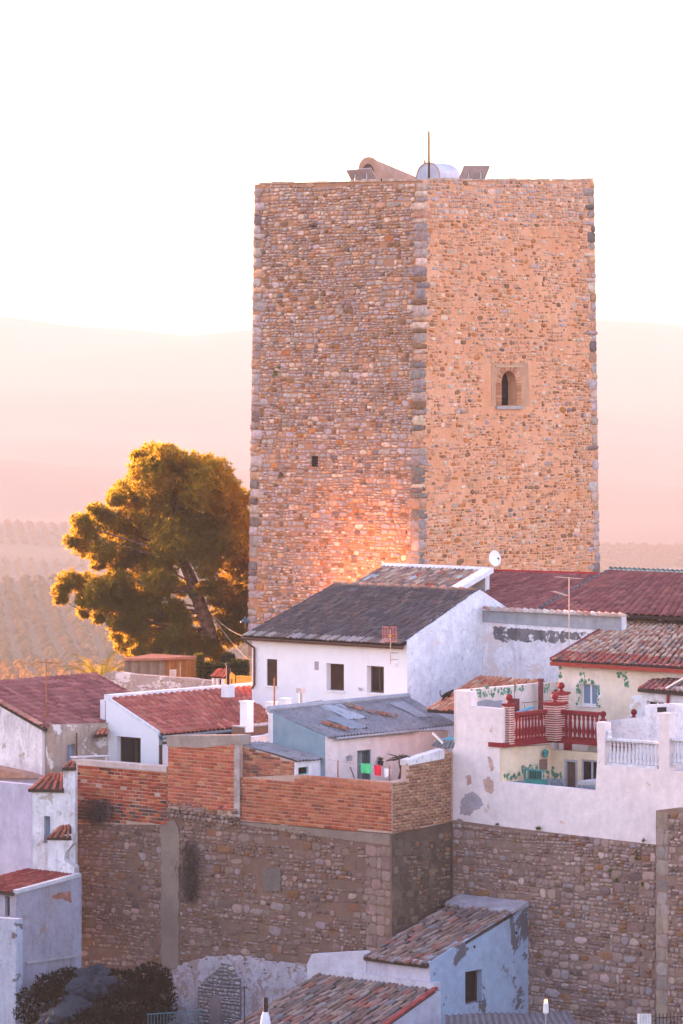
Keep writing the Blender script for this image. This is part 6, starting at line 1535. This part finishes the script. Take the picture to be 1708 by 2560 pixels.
def hedge(u0, u1, v0, v1, Y, label, seed, rnd=False):
    rng2 = np.random.default_rng(seed); c = P((u0+u1)/2, (v0+v1)/2, Y); w = (u1-u0)/F*Y/2; h = (v1-v0)/F*Y/2
    t = thing('clipped_hedge', label, 'hedge', Vector((c.x, c.y, c.z-h)), 'clipped hedges beside the tower'); vs = []
    n = int(900*max(w, .3)*h*2)+300
    for _ in range(n):
        d = rng2.uniform(-1, 1, 3); m_ = np.argmax(np.abs(d)); d = d/np.abs(d[m_])*rng2.uniform(.85, 1.02)
        if rnd: d = d/np.linalg.norm(d)
        q = np.array(c)+d*np.array([w, .5, h]); vs.append(tuft_np(q, .10, 6, .3))
    V2 = np.concatenate(vs)-np.array(t.location); me = tri_mesh('foliage', V2, np.arange(len(V2)).reshape(-1, 3), HEDGE, None, False); o = bpy.data.objects.new('foliage', me); link(o, t)
    MB().box(c, Vector((w*.85, 0, 0)), Vector((0, .4, 0)), Vector((0, 0, h*.85))).build('core', flat('hedge_core', (.015, .02, .008), 1), t)
hedge(488, 508, 1636, 1730, 156, 'tall narrow hedge next to the timber shed', 1); hedge(505, 534, 1655, 1730, 157, 'low hedge between shed and round topped bush', 2); hedge(552, 590, 1632, 1690, 159, 'round topped clipped bush behind the stove pipe', 3, True); hedge(533, 575, 1660, 1730, 157.5, 'middle clipped hedge behind the model house', 4); hedge(580, 622, 1652, 1730, 158, 'square clipped hedge beside the white house corner', 5)
mh = thing('model_house_chimney', 'little yellow chimney house with red tiled top on the garden wall', 'chimney', P(562, 1735, 148.2)); MF = vp(562, 148.2, E_ANG); MS = vp(562, 148.2, S_ANG)
o1 = [rect(MF, 534, 1695, 540, 1712), rect(MF, 546, 1697, 553, 1714)]; o2 = [rect(MS, 568, 1698, 573, 1712), rect(MS, 577, 1697, 582, 1711)]
wall('wall', MF, [(530, 1745), (562, 1748), (562, 1690), (530, 1688)], PINKISH, mh, o1, 0, -.12); wall('wall', MS, [(562, 1748), (588, 1740), (588, 1690), (574, 1676), (562, 1690)], MATS['ochre'], mh, o2, .004, -.12, .006)
MB().box(P(562, 1708, 148.2)+SV*.25-EV*.25, EV*.18, SV*.18, UP*.25).build('core', MATS['dark_void'], mh)
ms = tile_roof(mh, MF.px(528, 1690, .06), MF.px(564, 1692, .06), MS.px(576, 1674, .03), MS.px(576, 1674, .03)-EV*.62, [((.50, .10, .06), 2), ((.44, .14, .08), 1)], TILE, .12, .15, 91)
MB().add([MS.px(576, 1674, .03), MS.px(590, 1690, .03), MS.px(590, 1690, .03)-EV*.62, MS.px(576, 1674, .03)-EV*.62], [(0, 1, 2, 3)]).build('roof_slope', MATS['ochre'], mh)
yw = thing('ochre_wall', 'narrow strip of ochre garden wall beside the white house corner', 'wall', P(606, 1760, 150)); MB().box(P(612, 1740, 150), EV*.35, SV*.1, UP*.75).build('wall', MATS['ochre'], yw)
# palm
PALM = leafy('palm_frond', (.06, .085, .015), (.11, .12, .02), (.62, .48, .05), .45, 1.5)
pb_ = P(252, 1722, 155.5); palm = thing('palm_tree', 'small palm with golden arching fronds at the garden edge', 'palm', Vector((pb_.x, pb_.y, gz(pb_.x, pb_.y))))
MB().tube([palm.location, pb_-UP*.2, pb_+UP*.15], [.22, .2, .18], 8).build('trunk', BARKP, palm)
rng = np.random.default_rng(17)
for k in range(22):
    az = 2*math.pi*k/22+rng.uniform(-.15, .15); el = rng.uniform(.15, 1.25); L = rng.uniform(1.6, 2.2); mb = MB(); prev = pb_.copy(); pts = []
    for i in range(11):
        t = i/10; a_ = el-1.5*t*t; pts.append(prev.copy()); prev = prev+Vector((math.cos(az)*math.cos(a_), math.sin(az)*math.cos(a_), math.sin(a_)))*L/10
    mb.tube(pts, [.018]*6+[.012]*5, 4)
    for i in range(1, 11):
        d = (pts[i]-pts[i-1]).normalized(); sd_ = d.cross(UP).normalized()
        for j in (0, .5):
            q = pts[i-1].lerp(pts[i], j)
            for s in (-1, 1):
                tip = q+(sd_*s*.75+d*.6-UP*.15).normalized()*.42*(1-.5*abs(i/10-.4)); mb.add([q-d*.035, q+d*.035, tip], [(0, 1, 2)])
    mb.build('frond', PALM, palm)
gl = thing('garden_lamp', 'small white globe lamp on post beside the palm', 'lamp', P(207, 1730, 152)); MB().lathe(P(207, 1712, 152), [(.05, -.2), (.05, 0), (.14, .06), (.16, .16), (.10, .28), (.02, .31)], 12).build('globe', flat('pale_globe', (.75, .60, .35), .4), gl); MB().tube([P(207, 1760, 152), P(207, 1714, 152)], .03, 6).build('post', MATS['grey_metal'], gl)
shrub(240, 1712, 154.0, .35, .3, 'dark low shrub beside the pale gate post', 18, HEDGE, 140, 'garden_shrub')
# ================= aerials, dish, cables, lamp bracket, cat
def yagi(u, v0, v1, Y, arms, label, m=None):
    t = thing('tv_aerial', label, 'aerial', P(u, v1, Y)); m = m or MATS['rusty']; MB().tube([P(u, v1, Y), P(u, v0, Y)], .018, 6).build('mast', m, t)
    for (ua, va, ub, vb, n) in arms:
        a, b = P(ua, va, Y), P(ub, vb, Y); bm_ = MB().tube([a, b], .012, 5)
        for k in range(n): c = a.lerp(b, k/max(1, n-1)); bm_.tube([c-SV*.16, c+SV*.16], .006, 4)
        bm_.build('boom', m, t)
    return t
PEACH = flat('peach_metal', (.55, .36, .28), .5)
yagi(1423, 1443, 1625, 137.5, [(1391, 1442, 1452, 1447, 9), (1384, 1478, 1418, 1489, 9)], 'television aerial with two booms in front of the maroon roofs', PEACH)
yagi(116, 1652, 1795, 137.4, [(98, 1655, 145, 1658, 5)], 'rusty aerial pole in front of the maroon roof on the left')
ag = thing('grid_aerial', 'red framed grid television aerial on the white house front', 'aerial', HF.px(976, 1660, .3)); AP = HF.shift(.35); rd = flat('coral_metal', (.60, .20, .15), .5)
MB().tube([AP.px(977, 1660), AP.px(976, 1575)], .018, 6).build('mast', PEACH, ag)
for (ua, ub, sl_) in ((957, 972, -.5), (977, 992, .5)):
    a0, b1 = AP.loc(ua, 1567); a1, b0 = AP.loc(ub, 1605); g = MB()
    for k in range(5): x = a0+(a1-a0)*k/4; g.tube([AP.pt(x, b0, 0), AP.pt(x, b1, 0)], .008, 4)
    for k in (0, .5, 1): z = b0+(b1-b0)*k; g.tube([AP.pt(a0, z, 0), AP.pt(a1, z, 0)], .010 if k == .5 else .014, 4)
    g.build('grid', rd, ag)
MB().tube([AP.px(976, 1632), AP.px(996, 1632)], .012, 5).tube([AP.px(976, 1650), AP.px(996, 1648)], .012, 5).build('bracket', MATS['blue_grey_metal'], ag)
MB().lathe(AP.px(976, 1590), [(.03, -.06), (.05, 0), (.03, .06)], 8).build('dipole', flat('orange_plastic', (.6, .25, .05)), ag)
bx_ = MB().bx(HF, *rect(HF, 985, 1656, 992, 1666), 0, .05).build('junction_box', WHITE_CLEAN); tag(bx_, 'small white junction box on the house front below the aerial', 'box')
dsh = thing('satellite_dish', 'white satellite dish on a pole before the tower foot', 'satellite dish', P(1231, 1436, 149.0)); dc = P(1237, 1396, 148.8)
MB().tube([P(1231, 1440, 149.0), P(1231, 1356, 149.0)], .022, 6).build('pole', MATS['grey_metal'], dsh)
ax = Vector((.35, -.9, .22)).normalized(); xx = ax.cross(UP).normalized(); yy = xx.cross(ax); vs = []; fs = []
for i in range(6):
    r = .30*i/5
    for k in range(20): a = 2*math.pi*k/20; vs.append(dc+(xx*math.cos(a)*.78+yy*math.sin(a))*r+ax*(.09*(i/5)**2-.06))
fs = [(i*20+k, i*20+(k+1) % 20, (i+1)*20+(k+1) % 20, (i+1)*20+k) for i in range(5) for k in range(20)]
n0 = len(vs); vs += [v-ax*.012 for v in vs]; fs += [tuple(n0+i for i in f[::-1]) for f in fs]
obj('reflector', vs, fs, flat('dish_white', (.78, .75, .76), .5, var=.04), dsh, True)
MB().tube([dc-yy*.28-ax*.0, dc-yy*.32+ax*.22+xx*.0, dc-yy*.10+ax*.36], .012, 5).build('feed_arm', MATS['white_trim'], dsh); MB().tube([dc-yy*.10+ax*.36, dc-yy*.04+ax*.32], .03, 8).build('receiver', MATS['dark_metal'], dsh)
lamp2 = thing('lamp_bracket', 'blue-black street lamp on bracket at the corner of the white house', 'street lamp', P(618, 1580, 147.5)); lc2 = P(614, 1552, 147.5)
MB().lathe(lc2, [(.20, -.06), (.19, -.02), (.08, .06), (.03, .10), (.02, .16)], 12).build('shade', flat('lamp_blue', (.03, .06, .09), .5), lamp2); MB().tube([lc2-UP*.02, lc2-UP*.30, P(622, 1575, 147.9)], .02, 6).build('bracket', MATS['dark_metal'], lamp2)
for (a_, b2, lab) in ((P(525, 1530, 161.5), P(606, 1590, 148), 'thin slack cable from the pine to the dark roof corner'), (P(525, 1530, 161.5), P(622, 1650, 148), 'thin slack cable from the pine to the house wall')):
    pts = [a_.lerp(b2, t)-UP*.5*t*(1-t) for t in np.linspace(0, 1, 8)]; o = MB().tube(pts, .010, 4).build('cable', flat('cable_pale', (.35, .27, .22))); tag(o, lab, 'cable')
# cat
bm = bmesh.new(); cy_ = 134.75
sk = [(1133, 1728, .045), (1128, 1729, .055), (1122, 1733, .07), (1115, 1737, .065), (1108, 1740, .06), (1104, 1741, .03), (1101, 1737, .018), (1100, 1729, .016), (1102, 1725, .014)]
legs = [(2, (1124, 1743)), (2, (1120, 1745)), (4, (1109, 1749)), (4, (1105, 1750))]
vsl = [bm.verts.new(P(u, v, cy_)) for u, v, _ in sk]; rad_ = [r for *_, r in sk]
for a_, b2 in zip(vsl, vsl[1:]): bm.edges.new((a_, b2))
for i, (u, v) in legs:
    k_ = bm.verts.new(P((sk[i][0]+u)/2+1, (sk[i][1]+v)/2, cy_+(.05 if v % 2 else -.05))); f_ = bm.verts.new(P(u, v, cy_+(.05 if v % 2 else -.05))); bm.edges.new((vsl[i], k_)); bm.edges.new((k_, f_)); rad_ += [.03, .02]
for du in (-1.5, 2): e_ = bm.verts.new(P(1133+du, 1723.5, cy_+du*.02)); bm.edges.new((vsl[0], e_)); rad_.append(.010)
cb_ = sum((v.co for v in bm.verts), Vector())/len(bm.verts)
for v in bm.verts: v.co -= cb_
me = bpy.data.meshes.new('cat'); bm.to_mesh(me); bm.free(); me.materials.append(MATS['black_fur'])
cat = bpy.data.objects.new('cat', me); link(cat); cat.location = cb_; tag(cat, 'black cat walking up the clay tiles by the gable wall', 'cat')
md = cat.modifiers.new('skin', 'SKIN'); sv = me.skin_vertices[0].data
for i, r in enumerate(rad_): sv[i].radius = (r, r)
sv[3].use_root = True; cat.modifiers.new('sub', 'SUBSURF').levels = 1; cat.modifiers['sub'].render_levels = 2
# floodlight at the tower foot, washing the left face in amber
fl0 = P(830, 1535, 150.2); fl = thing('floodlight', 'amber floodlight behind the dark roof lighting the tower foot', 'floodlight', fl0); tgt = FL.px(935, 1420)
dv = (tgt-fl0).normalized(); sx = dv.cross(UP).normalized(); sy = sx.cross(dv)
MB().box(fl0, sx*.16, sy*.10, dv*.06).build('housing', MATS['dark_metal'], fl); MB().tube([fl0-UP*1.6, fl0], .03, 6).build('stand', MATS['grey_metal'], fl)
sp = bpy.data.lights.new('beam', 'SPOT'); sp.energy = 330; sp.color = (1, .36, .07); sp.spot_size = math.radians(100); sp.spot_blend = 1.0; sp.shadow_soft_size = .12
spo = bpy.data.objects.new('beam', sp); link(spo, fl); spo.location = dv*.12; spo.rotation_euler = (-dv).to_track_quat('Z', 'Y').to_euler()
for p_ in SHARED.values(): p_.flush(300)
# ================= haze
hz = bpy.data.materials.new('haze_air'); hz.use_nodes = True; nn2 = hz.node_tree.nodes; nn2.remove(nn2['Principled BSDF'])
pv = nn2.new('ShaderNodeVolumePrincipled'); pv.inputs['Density'].default_value = 2.15e-4; pv.inputs['Color'].default_value = (.76, .66, .595, 1); pv.inputs['Anisotropy'].default_value = -.25
hz.node_tree.links.new(pv.outputs[0], nn2['Material Output'].inputs['Volume'])
zb = -161.0; zt2 = ZC+200
hb = MB().box((0, 13900, (zb+zt2)/2), (9000, 0, 0), (0, 14000, 0), (0, 0, (zt2-zb)/2)).build('haze', hz); hb['kind'] = 'stuff'; hb['label'] = 'warm evening haze over the valley'
